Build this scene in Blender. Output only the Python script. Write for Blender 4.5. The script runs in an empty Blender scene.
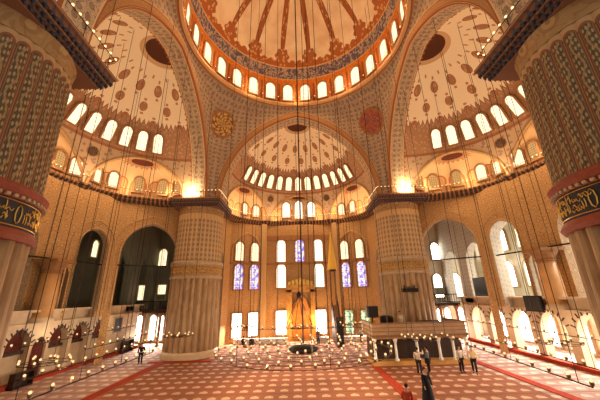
import bpy, bmesh, math, random
from math import sin, cos, pi, sqrt, radians, atan2, acos
from mathutils import Vector, Matrix, geometry
random.seed(7)
S = bpy.context.scene
COL = S.collection
# ------------------------------------------------------------------ dimensions (metres)
EYE = 5.5
CY = 20.3                 # centre of the dome in plan
HX, HY = 11.4, 11.9       # pillar centres at +-HX, CY+-HY
AX, AY = 10.3, 10.6       # planes of the great arch faces
ZS, ZC = 15.9, 27.1       # springing and crown of the great arches
ZR, RR = 28.5, 10.1
DOFF = -.8       # dome ring
PR = 2.6                  # pillar radius
LK = 2.4                  # strength of all lamps

# ------------------------------------------------------------------ node helper
class G:
    def __init__(s, name):
        s.m = bpy.data.materials.new(name); s.m.use_nodes = True
        s.t = s.m.node_tree; s.t.nodes.clear()
        s.out = s.t.nodes.new('ShaderNodeOutputMaterial')
    def n(s, ty, **k):
        x = s.t.nodes.new('ShaderNode' + ty)
        for a, b in k.items(): setattr(x, a, b)
        return x
    def put(s, sock, v):
        if isinstance(v, bpy.types.NodeSocket): s.t.links.new(v, sock)
        elif isinstance(v, (tuple, list)) and len(v) == 3 and sock.type == 'RGBA': sock.default_value = (*v, 1)
        else: sock.default_value = v
    def uv(s):
        x = s.n('UVMap'); sp = s.n('SeparateXYZ'); s.t.links.new(x.outputs[0], sp.inputs[0])
        return x.outputs[0], sp.outputs[0], sp.outputs[1]
    def obj(s):
        x = s.n('TexCoord'); sp = s.n('SeparateXYZ'); s.t.links.new(x.outputs['Object'], sp.inputs[0])
        return x.outputs['Object'], sp.outputs[0], sp.outputs[1], sp.outputs[2]
    def ma(s, op, a, b=0.0, c=None):
        x = s.n('Math', operation=op); s.put(x.inputs[0], a); s.put(x.inputs[1], b)
        if c is not None: s.put(x.inputs[2], c)
        return x.outputs[0]
    def lt(s, a, b): return s.ma('LESS_THAN', a, b)
    def gt(s, a, b): return s.ma('GREATER_THAN', a, b)
    def band(s, v, a, b): return s.ma('MULTIPLY', s.gt(v, a), s.lt(v, b))
    def vec(s, x, y, z=0.0):
        c = s.n('CombineXYZ'); s.put(c.inputs[0], x); s.put(c.inputs[1], y); s.put(c.inputs[2], z); return c.outputs[0]
    def mix(s, f, a, b):
        x = s.n('Mix', data_type='RGBA'); s.put(x.inputs[0], f); s.put(x.inputs[6], a); s.put(x.inputs[7], b); return x.outputs[2]
    def noise(s, v, sc, det=3, dist=0.0):
        x = s.n('TexNoise'); s.put(x.inputs['Vector'], v); s.put(x.inputs['Scale'], sc); s.put(x.inputs['Detail'], det); s.put(x.inputs['Distortion'], dist); return x.outputs[0]
    def vor(s, v, sc, feat='F1', rnd=1.0, out='Distance'):
        x = s.n('TexVoronoi', feature=feat); s.put(x.inputs['Vector'], v); s.put(x.inputs['Scale'], sc)
        s.put(x.inputs['Randomness'], rnd); return x.outputs[out]
    def step(s, v, a, b):
        x = s.n('MapRange'); s.put(x.inputs[0], v); s.put(x.inputs[1], a); s.put(x.inputs[2], b); return x.outputs[0]
    def fin(s, col, rough=.7, spec=.25, metal=0.0, bump=None, bstr=.3, bd=.05):
        b = s.n('BsdfPrincipled'); s.put(b.inputs['Base Color'], col); s.put(b.inputs['Roughness'], rough)
        s.put(b.inputs['Specular IOR Level'], spec); s.put(b.inputs['Metallic'], metal)
        if bump is not None:
            q = s.n('Bump'); s.put(q.inputs['Height'], bump); q.inputs['Strength'].default_value = bstr; q.inputs['Distance'].default_value = bd
            s.t.links.new(q.outputs[0], b.inputs['Normal'])
        s.t.links.new(b.outputs[0], s.out.inputs[0]); return s.m
    def emit(s, col, st):
        e = s.n('Emission'); s.put(e.inputs[0], col); s.put(e.inputs[1], st); s.t.links.new(e.outputs[0], s.out.inputs[0]); return s.m

def plain(name, col, rough=.6, metal=0.0, spec=.3, var=.25, sc=6):
    g = G(name); v, x, y, z = g.obj()
    n = g.noise(v, sc, 4)
    d = tuple(c * (1 - var) for c in col)
    return g.fin(g.mix(g.step(n, .35, .65), d, col), rough, spec, metal)

def arabesque(name, base, dark, light, sc=1.0, lines=None, amount=.5):
    """painted ornament: curling stems, blossoms and small dots on a plaster ground (UV in metres)"""
    g = G(name); v, u, w = g.uv()
    wob = g.n('TexNoise'); g.put(wob.inputs['Vector'], v); wob.inputs['Scale'].default_value = 1.4 * sc
    vm = g.n('VectorMath', operation='SCALE'); g.t.links.new(wob.outputs['Color'], vm.inputs[0]); vm.inputs['Scale'].default_value = .5 / sc
    ad = g.n('VectorMath', operation='ADD'); g.put(ad.inputs[0], v); g.t.links.new(vm.outputs[0], ad.inputs[1]); vv = ad.outputs[0]
    nn = g.noise(v, .75 * sc, 2, .9)
    curl = g.ma('ABSOLUTE', g.ma('SUBTRACT', g.ma('FRACT', g.ma('MULTIPLY', nn, 9.)), .5))
    f = g.vor(vv, 2.6 * sc, 'F1')
    f2 = g.vor(v, .9 * sc, 'F1', .15)
    c = g.mix(g.step(g.noise(v, .35, 3), .3, .7), base, tuple(b * .85 for b in base))
    c = g.mix(g.ma('MULTIPLY', g.lt(curl, .13), amount), c, dark)
    c = g.mix(g.ma('MULTIPLY', g.lt(f, .25), amount), c, light)
    c = g.mix(g.ma('MULTIPLY', g.lt(f2, .3), amount), c, dark)
    c = g.mix(g.ma('MULTIPLY', g.lt(f2, .2), .8), c, light)
    c = g.mix(g.ma('MULTIPLY', g.lt(f2, .09), .8), c, dark)
    if lines:
        for a, b, lc in lines: c = g.mix(g.band(w, a, b), c, lc)
    return g.fin(c, .75, .15)

# ------------------------------------------------------------------ palette
CREAM = (.74, .55, .34); TAN = (.52, .33, .17); RUST = (.36, .12, .045); BROWN = (.16, .065, .03); BLUE = (.075, .075, .13); GREYB = (.27, .25, .25)
MAT = {}
MAT['spandrel'] = arabesque('painted_spandrel', (.56, .42, .28), (.2, .14, .11), (.26, .24, .25), 2.3, None, .72)
MAT['soffit'] = arabesque('painted_arch_soffit', (.6, .45, .29), (.2, .13, .09), (.34, .26, .2), 2.0,
                          [(-.1, .16, RUST), (.16, .24, (.68, .5, .28)), (1.6, 1.68, (.68, .5, .28)), (1.68, 2.1, RUST)], .75)
MAT['archivolt'] = arabesque('painted_archivolt', (.52, .3, .14), (.3, .13, .06), (.6, .4, .2), 2.2,
                             [(-.1, .13, (.7, .46, .22)), (.13, .2, RUST), (.66, .74, (.3, .11, .05)), (.74, .95, (.66, .42, .2))], .4)
MAT['wall_orange'] = arabesque('painted_wall', (.56, .33, .14), (.3, .14, .06), (.64, .43, .2), 1.9, None, .6)
MAT['wall_tile'] = arabesque('tiled_wall', (.5, .34, .2), (.27, .2, .16), (.58, .44, .29), 1.6, None, .55)
MAT['plaster'] = plain('pale_plaster', (.7, .64, .5), .8, 0, .1, .12, 1.2)
MAT['marble'] = plain('arcade_marble', (.62, .46, .3), .55, 0, .3, .16, 1.6)
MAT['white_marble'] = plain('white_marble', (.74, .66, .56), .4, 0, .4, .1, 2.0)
MAT['dark_wood'] = plain('dark_wood', (.045, .02, .013), .5)
MAT['wood'] = plain('honey_wood', (.36, .17, .065), .5, 0, .3, .25, 3)
MAT['iron'] = plain('dark_iron', (.022, .016, .013), .5, .6)
MAT['cable'] = plain('cable_steel', (.05, .03, .02), .6, .3)
MAT['gold'] = plain('gilt', (.8, .47, .09), .35, .7, .5, .15)
MAT['red_carpet'] = plain('red_carpet', (.36, .045, .02), .95, 0, .05, .2, 8)
MAT['navy'] = plain('navy_paint', (.03, .028, .04), .6)
MAT['red_trim'] = plain('red_moulding', (.3, .06, .03), .55)
MAT['maroon'] = plain('maroon_cloth', (.12, .02, .012), .9)
MAT['white_tile'] = arabesque('pale_tile', (.72, .66, .55), (.4, .4, .4), (.5, .46, .4), 2.4, None, .35)
MAT['dark_trim'] = plain('dark_moulding', (.2, .095, .04), .5)
MAT['black'] = plain('black_plastic', (.012, .012, .014), .45)
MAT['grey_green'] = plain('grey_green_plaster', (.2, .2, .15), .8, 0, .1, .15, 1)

def m_dome():
    g = G('dome_painting'); v, u, z = g.uv()          # u in turns, z in metres
    c = (.9, .78, .56)
    c = g.mix(g.step(g.noise(g.vec(g.ma('MULTIPLY', u, 40.), z), .6, 4), .4, .75), c, (.7, .5, .29))
    # sixteen ribs tapering towards the crown
    r = g.ma('ABSOLUTE', g.ma('SUBTRACT', g.ma('FRACT', g.ma('MULTIPLY', u, 16.)), .5))
    orn = g.vor(g.vec(g.ma('MULTIPLY', u, 62.), z), 2.4, 'F1')
    ribc = g.mix(g.lt(orn, .33), (.36, .13, .05), (.6, .36, .18))
    wid = g.step(z, 36.2, 40.6)
    w2 = g.ma('MULTIPLY_ADD', wid, .12, .06)
    c = g.mix(g.lt(r, w2), c, ribc)
    edge = g.ma('MULTIPLY', g.gt(r, g.ma('SUBTRACT', w2, .018)), g.lt(r, w2)); c = g.mix(edge, c, (.28, .09, .04))
    # lobed rosettes where the ribs land
    dx = g.ma('MULTIPLY', r, 3.5); dz = g.ma('SUBTRACT', z, 35.9)
    d = g.ma('SQRT', g.ma('ADD', g.ma('MULTIPLY', dx, dx), g.ma('MULTIPLY', dz, dz)))
    ang = g.ma('ARCTAN2', dz, dx)
    lob = g.ma('MULTIPLY_ADD', g.ma('COSINE', g.ma('MULTIPLY', ang, 7.)), .09, .86)
    c = g.mix(g.lt(d, lob), c, g.mix(g.lt(orn, .36), (.4, .15, .06), (.66, .42, .22)))
    # lace border
    sc = g.ma('MULTIPLY_ADD', g.ma('ABSOLUTE', g.ma('SINE', g.ma('MULTIPLY', u, pi * 64))), .3, 35.3)
    c = g.mix(g.lt(z, sc), c, g.mix(g.lt(orn, .34), (.42, .14, .05), (.62, .36, .16)))
    # inscription band, dark blue ground with pale script
    scr = g.ma('ABSOLUTE', g.ma('SUBTRACT', g.noise(g.vec(g.ma('MULTIPLY', u, 64.), g.ma('MULTIPLY', z, .8)), 1.5, 3, 1.2), .5))
    c = g.mix(g.band(z, 33.05, 34.55), c, g.mix(g.lt(scr, .045), (.13, .115, .17), (.46, .36, .28)))
    c = g.mix(g.band(z, 34.55, 34.72), c, (.66, .42, .2)); c = g.mix(g.band(z, 32.9, 33.05), c, (.66, .42, .2))
    dr = g.mix(g.lt(g.vor(g.vec(g.ma('MULTIPLY', u, 64.), z), 3.0, 'F1'), .3), (.62, .19, .035), (.74, .33, .08))
    c = g.mix(g.lt(z, 32.9), c, dr)
    hood = g.ma('ABSOLUTE', g.ma('SUBTRACT', g.ma('FRACT', g.ma('MULTIPLY', u, 28.)), .5))
    c = g.mix(g.ma('MULTIPLY', g.lt(z, 32.2), g.gt(hood, .44)), c, (.3, .1, .04))
    return g.fin(c, .75, .1)
MAT['dome'] = m_dome()

def m_semi():
    g = G('half_dome_painting'); v, a, z = g.uv()     # a in degrees/11, z metres
    c = (.88, .75, .54)
    wid = g.step(z, 28.0, 23.0)
    x = g.ma('ADD', g.ma('MULTIPLY', a, .5), .25)
    zz = g.ma('MULTIPLY', g.ma('SUBTRACT', z, 23.7), .85)
    row = g.ma('FLOOR', zz)
    fx = g.ma('SUBTRACT', g.ma('FRACT', g.ma('ADD', x, g.ma('MULTIPLY', row, .5))), .5)
    fz = g.ma('SUBTRACT', g.ma('FRACT', zz), .5)
    dx = g.ma('MULTIPLY', fx, g.ma('MULTIPLY_ADD', wid, 1.7, .5))
    dd = g.ma('SQRT', g.ma('ADD', g.ma('MULTIPLY', dx, dx), g.ma('MULTIPLY', fz, fz)))
    orn = g.vor(g.vec(g.ma('MULTIPLY', a, 1.5), z), 3.5, 'F1')
    dd = g.ma('ADD', dd, g.ma('MULTIPLY', g.gt(z, 26.15), 9.))
    c = g.mix(g.band(dd, -.1, .29), c, g.mix(g.lt(orn, .3), (.42, .2, .1), (.56, .36, .22)))
    c = g.mix(g.band(dd, .245, .29), c, (.36, .15, .07))
    # pendants between the roundels
    c = g.mix(g.ma('MULTIPLY', g.lt(g.ma('ABSOLUTE', fx), .06), g.gt(g.ma('ABSOLUTE', fz), .36)), c, (.5, .26, .14))
    zig = g.ma('MULTIPLY_ADD', g.ma('PINGPONG', g.ma('MULTIPLY', a, 3.0), .5), 1.0, 22.95)
    low = g.mix(g.lt(orn, .33), (.42, .23, .13), (.54, .35, .2))
    c = g.mix(g.lt(z, zig), c, low)
    c = g.mix(g.ma('MULTIPLY', g.lt(z, zig), g.gt(z, g.ma('SUBTRACT', zig, .14))), c, (.3, .13, .07))
    c = g.mix(g.band(z, 20.05, 20.3), c, (.32, .14, .07))
    lo2 = g.mix(g.lt(g.vor(g.vec(g.ma('MULTIPLY', a, 1.5), z), 2.4, 'F1'), .33), (.52, .36, .22), (.32, .22, .17))
    c = g.mix(g.lt(z, 20.05), c, lo2)
    c = g.mix(g.gt(z, 26.6), c, (.62, .4, .22))
    c = g.mix(g.gt(z, 26.74), c, (.1, .035, .02))
    return g.fin(c, .75, .1)
MAT['semi'] = m_semi()

def m_exedra():
    g = G('exedra_painting'); v, t, z = g.uv()        # t 0..1 along, z metres above springing
    c = g.mix(g.step(g.noise(g.vec(g.ma('MULTIPLY', t, 9.), z), .7, 3), .35, .7), (.76, .53, .29), (.7, .45, .22))
    x = g.ma('MULTIPLY', g.ma('SUBTRACT', t, .5), 7.0)
    dz = g.ma('SUBTRACT', 4.0, z)
    d = g.ma('SQRT', g.ma('ADD', g.ma('MULTIPLY', g.ma('MULTIPLY', x, x), .06), g.ma('MULTIPLY', dz, dz)))
    zig = g.ma('MULTIPLY_ADD', g.ma('PINGPONG', g.ma('MULTIPLY', t, 15.), .5), .5, .62)
    c = g.mix(g.lt(d, zig), c, (.5, .26, .13))
    c = g.mix(g.lt(d, .5), c, (.14, .04, .025))
    # hooded niches round the window row
    f = g.ma('SUBTRACT', g.ma('FRACT', g.ma('MULTIPLY', t, 7.)), .5)
    hx = g.ma('MULTIPLY', f, 1.5); hz = g.ma('MAXIMUM', g.ma('SUBTRACT', z, 1.45), 0.0)
    hd = g.ma('SQRT', g.ma('ADD', g.ma('MULTIPLY', hx, hx), g.ma('MULTIPLY', hz, hz)))
    c = g.mix(g.lt(hd, .66), c, (.5, .2, .075)); c = g.mix(g.lt(hd, .5), c, (.72, .42, .18))
    return g.fin(c, .75, .1)
MAT['exedra'] = m_exedra()

def m_panel():
    """vine panels of the pillars: u counts panels, v metres"""
    g = G('carved_vine_panels'); v, u, w = g.uv()
    x = g.ma('SUBTRACT', g.ma('FRACT', u), .5); ax = g.ma('ABSOLUTE', x)
    s = g.ma('MULTIPLY', g.ma('SINE', g.ma('MULTIPLY', w, 4.6)), .2)
    stem = g.ma('ABSOLUTE', g.ma('SUBTRACT', x, s))
    lf = g.ma('SINE', g.ma('ADD', g.ma('MULTIPLY', w, 13.8), g.ma('MULTIPLY', x, 11.)))
    lf2 = g.ma('SINE', g.ma('SUBTRACT', g.ma('MULTIPLY', w, 9.2), g.ma('MULTIPLY', x, 17.)))
    nz = g.noise(g.vec(u, w), 5., 3)
    leaf = g.gt(g.ma('ADD', g.ma('MULTIPLY', lf, lf2), g.ma('MULTIPLY', nz, .5)), .52)
    c = g.mix(g.step(nz, .3, .7), (.075, .05, .028), (.15, .105, .06))
    c = g.mix(leaf, c, (.38, .27, .14))
    c = g.mix(g.lt(stem, .06), c, (.32, .2, .09))
    c = g.mix(g.gt(ax, .34), c, (.24, .13, .065)); c = g.mix(g.gt(ax, .4), c, (.17, .05, .025)); c = g.mix(g.gt(ax, .465), c, (.34, .19, .09))
    top = g.ma('SUBTRACT', g.ma('ADD', w, .21), g.ma('SQRT', g.ma('MAXIMUM', g.ma('SUBTRACT', .045, g.ma('MULTIPLY', g.ma('MULTIPLY', x, x), .19)), 0.0)))
    c = g.mix(g.gt(top, 13.95), c, (.26, .09, .045)); c = g.mix(g.gt(top, 14.06), c, (.47, .3, .15))
    h = g.ma('ADD', g.ma('MULTIPLY', leaf, .5), g.gt(ax, .42))
    return g.fin(c, .6, .25, 0, h, .5, .04)
MAT['panel'] = m_panel()

def m_rows():
    g = G('pillar_ornament_rows'); v, u, w = g.uv()
    x = g.ma('ABSOLUTE', g.ma('SUBTRACT', g.ma('FRACT', u), .5))
    y = g.ma('ABSOLUTE', g.ma('SUBTRACT', g.ma('FRACT', g.ma('MULTIPLY', w, 1.9)), .5))
    c = g.mix(g.lt(g.ma('ADD', x, y), .42), (.46, .32, .18), (.29, .19, .11))
    c = g.mix(g.gt(x, .34), c, (.56, .38, .2)); c = g.mix(g.gt(w, 13.6), c, (.58, .38, .18))
    return g.fin(c, .65, .2)
MAT['rows'] = m_rows()

def m_flute():
    g = G('fluted_marble'); v, u, w = g.uv()
    x = g.ma('ABSOLUTE', g.ma('SUBTRACT', g.ma('FRACT', u), .5))
    n = g.noise(g.vec(g.ma('MULTIPLY', u, .5), g.ma('MULTIPLY', w, .25)), 3.2, 5, .6)
    c = g.mix(g.step(n, .35, .68), (.43, .28, .15), (.28, .165, .08))
    return g.fin(c, .5, .3)
MAT['flute'] = m_flute()

def m_cornice():
    g = G('stalactite_cornice'); v, u, w = g.uv()
    x = g.ma('ABSOLUTE', g.ma('SUBTRACT', g.ma('FRACT', g.ma('MULTIPLY', u, 2.6)), .5))
    y = g.ma('FRACT', g.ma('MULTIPLY', w, 2.2))
    c = g.mix(g.lt(g.ma('ADD', x, g.ma('MULTIPLY', y, .4)), .36), (.2, .09, .05), (.075, .065, .085))
    c = g.mix(g.gt(y, .84), c, (.4, .2, .1))
    return g.fin(c, .7, .2)
MAT['cornice'] = m_cornice()
MAT['neck'] = arabesque('pillar_neck', (.4, .25, .12), (.26, .13, .06), (.46, .3, .14), .9, None, .5)

def m_ledge():
    g = G('ledge_painting'); v, u, w = g.uv()
    x = g.ma('ABSOLUTE', g.ma('SUBTRACT', g.ma('FRACT', g.ma('MULTIPLY', u, 2.2)), .5))
    c = g.mix(g.lt(x, .3), (.3, .14, .06), (.06, .035, .03))
    return g.fin(c, .7, .2)
MAT['ledge'] = m_ledge()

def m_floor():
    g = G('prayer_carpet'); v, x, y, z = g.obj()
    fx = g.ma('ABSOLUTE', g.ma('SUBTRACT', g.ma('FRACT', g.ma('DIVIDE', x, .82)), .5))
    fy = g.ma('SUBTRACT', g.ma('FRACT', g.ma('DIVIDE', y, 1.15)), .5)
    nich = g.ma('ADD', fy, g.ma('MULTIPLY', fx, .55))
    cell = g.ma('MULTIPLY', g.ma('MULTIPLY', g.lt(fx, .3), g.gt(fy, -.16)), g.lt(nich, .25))
    nz = g.noise(v, 14, 3)
    red = g.mix(g.step(nz, .3, .7), (.2, .07, .036), (.29, .11, .055))
    pale = g.mix(g.step(nz, .35, .65), (.54, .37, .24), (.4, .23, .13))
    c = g.mix(cell, red, pale)
    c = g.mix(g.ma('MULTIPLY', g.lt(fy, -.42), 1.), c, (.22, .04, .02))
    red2 = g.mix(g.step(nz, .3, .7), (.34, .2, .16), (.42, .25, .2)); pale2 = g.mix(g.step(nz, .35, .65), (.62, .5, .42), (.5, .36, .29))
    side = g.mix(cell, red2, pale2); side = g.mix(g.lt(fy, -.42), side, (.22, .1, .08))
    c = g.mix(g.gt(g.ma('ABSOLUTE', g.ma('ADD', x, -.4)), 13.0), c, side)
    return g.fin(c, .92, .08)
MAT['floor'] = m_floor()

def m_pane(name, col, st, stain=None, lat=True, grid=None):
    g = G(name); v, u, w = g.uv()                     # metres in the pane
    c = col
    if stain:
        n = g.noise(v, 2.2, 2, .8)
        c = g.mix(g.step(n, .46, .56), col, stain)
        n2 = g.vor(v, 3.0, 'F1', 1.0, 'Color')
    stv = st
    if lat:
        a = g.vor(v, 4.6, 'DISTANCE_TO_EDGE', .25)
        stv = g.ma('MULTIPLY_ADD', g.gt(a, .075), st * .62, st * .38)
    if grid:
        fx = g.ma('ABSOLUTE', g.ma('SUBTRACT', g.ma('FRACT', g.ma('DIVIDE', u, grid)), .5)); fy = g.ma('ABSOLUTE', g.ma('SUBTRACT', g.ma('FRACT', g.ma('DIVIDE', w, grid)), .5))
        stv = g.ma('MULTIPLY_ADD', g.lt(g.ma('MAXIMUM', fx, fy), .45), st * .75, st * .25)
    return g.emit(c, stv)
MAT['pane_warm'] = m_pane('sunlit_glass', (1, .8, .47), 1.7)
MAT['pane_dome'] = m_pane('sunlit_dome_glass', (1, .82, .5), 1.8)
MAT['pane_white'] = m_pane('daylit_glass', (1, .86, .62), 1.9)
MAT['pane_blue'] = m_pane('stained_glass', (1.0, .84, .76), 1.35, (.34, .2, .85))
MAT['pane_faint'] = m_pane('shaded_glass', (1, .5, .16), .75)
MAT['pane_door'] = m_pane('daylit_door_glass', (1, .92, .82), 7.0, None, False, .7)
MAT['pane_bright'] = m_pane('noon_glass', (1, .94, .82), 8.0)
MAT['pane_green'] = m_pane('garden_glass', (.85, .95, .6), 1.2, (.25, .38, .12), False, .6)
MAT['frame'] = plain('window_surround', (.40, .19, .075), .7)
MAT['frame_pale'] = plain('pale_window_surround', (.5, .36, .22), .7)
g = G('lamp_flame'); MAT['flame'] = g.emit((1, .62, .29), 1.45)
g = G('string_bulb'); MAT['bulb'] = g.emit((1, .66, .32), 2.2)
g = G('flood_lens'); MAT['lens'] = g.emit((1, .78, .45), 60.0)
g = G('lamp_glass'); MAT['glass'] = g.fin((.2, .12, .06), .2, .5)

# ------------------------------------------------------------------ object helpers
def link(o, parent=None):
    COL.objects.link(o)
    if parent: o.parent = parent
    return o
def obj(name, bm, mats, parent=None, smooth=False, loc=None):
    me = bpy.data.meshes.new(name)
    if smooth:
        for f in bm.faces: f.smooth = True
    bm.to_mesh(me); bm.free()
    for m in (mats if isinstance(mats, (list, tuple)) else [mats]): me.materials.append(MAT[m] if isinstance(m, str) else m)
    o = bpy.data.objects.new(name, me)
    if loc: o.location = loc
    return link(o, parent)
def struct(o): o['kind'] = 'structure'; return o
def tag(o, label, cat, group=None):
    o['label'] = label; o['category'] = cat
    if group: o['group'] = group
    return o
def empty(name, loc, label, cat, group=None, rz=0):
    o = bpy.data.objects.new(name, None); o.location = loc; o.rotation_euler.z = rz; o.empty_display_size = .2
    return tag(link(o), label, cat, group)
def box(bm, c, s, rot=None, mi=0):
    r = bmesh.ops.create_cube(bm, size=1.0)
    M = Matrix.Translation(c) @ (rot if rot else Matrix()) @ Matrix.Diagonal((*s, 1))
    bmesh.ops.transform(bm, matrix=M, verts=r['verts'])
    for v in r['verts']:
        for f in v.link_faces: f.material_index = mi
def tube(bm, pts, r, seg=6, mi=0, closed=False):
    pts = [Vector(p) for p in pts]; n = len(pts); rings = []
    for i, p in enumerate(pts):
        a = pts[i - 1] if (i > 0 or closed) else p; b = pts[(i + 1) % n] if (i < n - 1 or closed) else p
        d = (b - a).normalized(); up = Vector((0, 0, 1)) if abs(d.z) < .95 else Vector((1, 0, 0))
        x = d.cross(up).normalized(); y = x.cross(d)
        rr = r[i] if isinstance(r, (list, tuple)) else r
        rings.append([bm.verts.new(p + x * rr * cos(2 * pi * k / seg) + y * rr * sin(2 * pi * k / seg)) for k in range(seg)])
    for i in range(n if closed else n - 1):
        A, B = rings[i], rings[(i + 1) % n]
        for k in range(seg):
            f = bm.faces.new((A[k], A[(k + 1) % seg], B[(k + 1) % seg], B[k])); f.material_index = mi
    if not closed:
        for R in (rings[0], rings[-1]):
            f = bm.faces.new(R); f.material_index = mi
def lathe(bm, prof, seg=24, c=(0, 0, 0), mi=0):
    c = Vector(c); rings = []
    for r, z in prof:
        rings.append([bm.verts.new(c + Vector((r * cos(2 * pi * k / seg), r * sin(2 * pi * k / seg), z))) for k in range(seg)])
    for A, B in zip(rings, rings[1:]):
        for k in range(seg):
            f = bm.faces.new((A[k], A[(k + 1) % seg], B[(k + 1) % seg], B[k])); f.material_index = mi
    for R in (rings[0], rings[-1]):
        f = bm.faces.new(R); f.material_index = mi
def surf(name, P, UV, nu, nv, mat, parent=None, closed=False):
    """grid surface; P(i,j), UV(i,j)"""
    bm = bmesh.new(); L = bm.loops.layers.uv.new('UVMap')
    V = [[bm.verts.new(P(i, j)) for j in range(nv + 1)] for i in range(nu + 1)]
    for i in range(nu):
        for j in range(nv):
            q = [(i, j), (i + 1, j), (i + 1, j + 1), (i, j + 1)]
            try: f = bm.faces.new([V[a][b] for a, b in q])
            except ValueError: continue
            for l, (a, b) in zip(f.loops, q): l[L].uv = UV(a, b)
    return obj(name, bm, mat, parent, True)

def arch_pts(sc, hw, zb, zsp, n=12, point=.18):
    """jambs + pointed head, left to right: (s,z)"""
    c = point * hw; R = hw + c; th = acos(c / R); out = [(sc - hw, zb)]
    for k in range(n + 1):
        t = th * k / n; out.append((sc + c - R * cos(t), zsp + R * sin(t)))
    for k in range(n - 1, -1, -1):
        t = th * k / n; out.append((sc - c + R * cos(t), zsp + R * sin(t)))
    out.append((sc + hw, zb)); return out

def wall(name, P0, P1, z0, z1, opens, th, mat, side=1, parent=None, reveal=None):
    """vertical wall from P0 to P1, opens = [(s, zbottom, halfwidth, zspring)], real thickness, real openings"""
    P0 = Vector(P0); P1 = Vector(P1); d = (P1 - P0); Ln = d.length; d.normalize(); n = Vector((-d.y, d.x)) * side
    outer = [(0, z0)]; holes = []
    for o in sorted(opens):
        a = arch_pts(o[0], o[2], o[1], o[3], point=(o[4] if len(o) > 4 else .18))
        if o[1] <= z0 + 1e-4: outer += a
        else: holes.append(a[::-1])
    outer += [(Ln, z0), (Ln, z1), (0, z1)]
    polys = [outer] + holes
    flat = [p for q in polys for p in q]
    tris = geometry.tessellate_polygon([[Vector((x, y, 0)) for x, y in q] for q in polys])
    bm = bmesh.new(); L = bm.loops.layers.uv.new('UVMap')
    W = lambda p, t: Vector((P0.x + d.x * p[0] + n.x * t, P0.y + d.y * p[0] + n.y * t, p[1]))
    A = [bm.verts.new(W(p, 0)) for p in flat]; B = [bm.verts.new(W(p, th)) for p in flat]
    for t in tris:
        for V, order in ((A, t), (B, t[::-1])):
            try: f = bm.faces.new([V[k] for k in order])
            except ValueError: continue
            for l, k in zip(f.loops, order): l[L].uv = flat[k]
    i0 = 0
    for q in polys:
        m = len(q)
        for k in range(m):
            a, b = i0 + k, i0 + (k + 1) % m
            try: f = bm.faces.new((A[a], A[b], B[b], B[a]))
            except ValueError: continue
            f.material_index = 1 if reveal else 0
            for l, uvv in zip(f.loops, (flat[a], flat[b], (flat[b][0] + th, flat[b][1] + .3), (flat[a][0] + th, flat[a][1] + .3))): l[L].uv = uvv
        i0 += m
    bmesh.ops.recalc_face_normals(bm, faces=bm.faces)
    return struct(obj(name, bm, [mat, reveal] if reveal else mat, parent))

# ------------------------------------------------------------------ windows: surround + recessed pane, shared meshes
WIN = {}; WC = [0]
def win_mesh(w, h, pane, frame, arched=True):
    key = (w, h, pane, frame, arched)
    if key in WIN: return WIN[key]
    hw = w / 2
    ins = arch_pts(0, hw, -h / 2, h / 2 - hw * 1.05, 6, .15) if arched else [(-hw, -h / 2), (-hw, h / 2), (hw, h / 2), (hw, -h / 2)]
    t = .16
    def off(p):
        x, z = p
        if arched:
            zz = h / 2 - hw * 1.05
            if z > zz:
                v = Vector((x, z - zz)); v = v.normalized() * (v.length + t); return (v.x, zz + v.y)
            return (x + (t if x > 0 else -t), z if z > -h / 2 + .01 else z - t)
        return (x + (t if x > 0 else -t), z + (t if z > 0 else -t))
    outs = [off(p) for p in ins]
    bm = bmesh.new(); n = len(ins); dep = .22
    R = [[bm.verts.new((x, y, z)) for x, z in q] for q, y in ((outs, -.12), (outs, dep), (ins, dep), (ins, .02))]
    for a, b in zip(R, R[1:]):
        for k in range(n): bm.faces.new((a[k], a[(k + 1) % n], b[(k + 1) % n], b[k]))
    bmesh.ops.recalc_face_normals(bm, faces=bm.faces)
    fm = bpy.data.meshes.new('window_surround'); bm.to_mesh(fm); bm.free(); fm.materials.append(MAT[frame])
    bm = bmesh.new(); L = bm.loops.layers.uv.new('UVMap')
    f1 = [bm.verts.new((x, .05, z)) for x, z in ins]; f2 = [bm.verts.new((x, -.02, z)) for x, z in ins]
    for q, rev in ((f1, 0), (f2, 1)):
        f = bm.faces.new(q[::-1] if rev else q)
        for l in f.loops: l[L].uv = (l.vert.co.x, l.vert.co.z)
    for k in range(n): bm.faces.new((f1[k], f1[(k + 1) % n], f2[(k + 1) % n], f2[k]))
    bmesh.ops.recalc_face_normals(bm, faces=bm.faces)
    pm = bpy.data.meshes.new('pane'); bm.to_mesh(pm); bm.free(); pm.materials.append(MAT[pane])
    WIN[key] = (fm, pm); return WIN[key]
def window(p, nrm, w, h, pane='pane_warm', frame='frame', arched=True, lean=None, door=False):
    """p centre on the wall, nrm pointing into the room"""
    fm, pm = win_mesh(w, h, pane, frame, arched); WC[0] += 1
    o = bpy.data.objects.new(('door_%d' if door else 'window_%d') % WC[0], fm)
    y = Vector(nrm).normalized(); z = Vector(lean).normalized() if lean else Vector((0, 0, 1))
    x = y.cross(z).normalized(); z = x.cross(y)
    M = Matrix((x, y, z)).transposed().to_4x4(); M.translation = Vector(p) + y * .02
    o.matrix_world = M; link(o); struct(o)
    q = bpy.data.objects.new('pane', pm); link(q, o); return o

# ------------------------------------------------------------------ floor
bm = bmesh.new(); box(bm, (0, 18.5, -.15), (52, 47, .3)); struct(obj('floor', bm, 'floor'))

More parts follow.
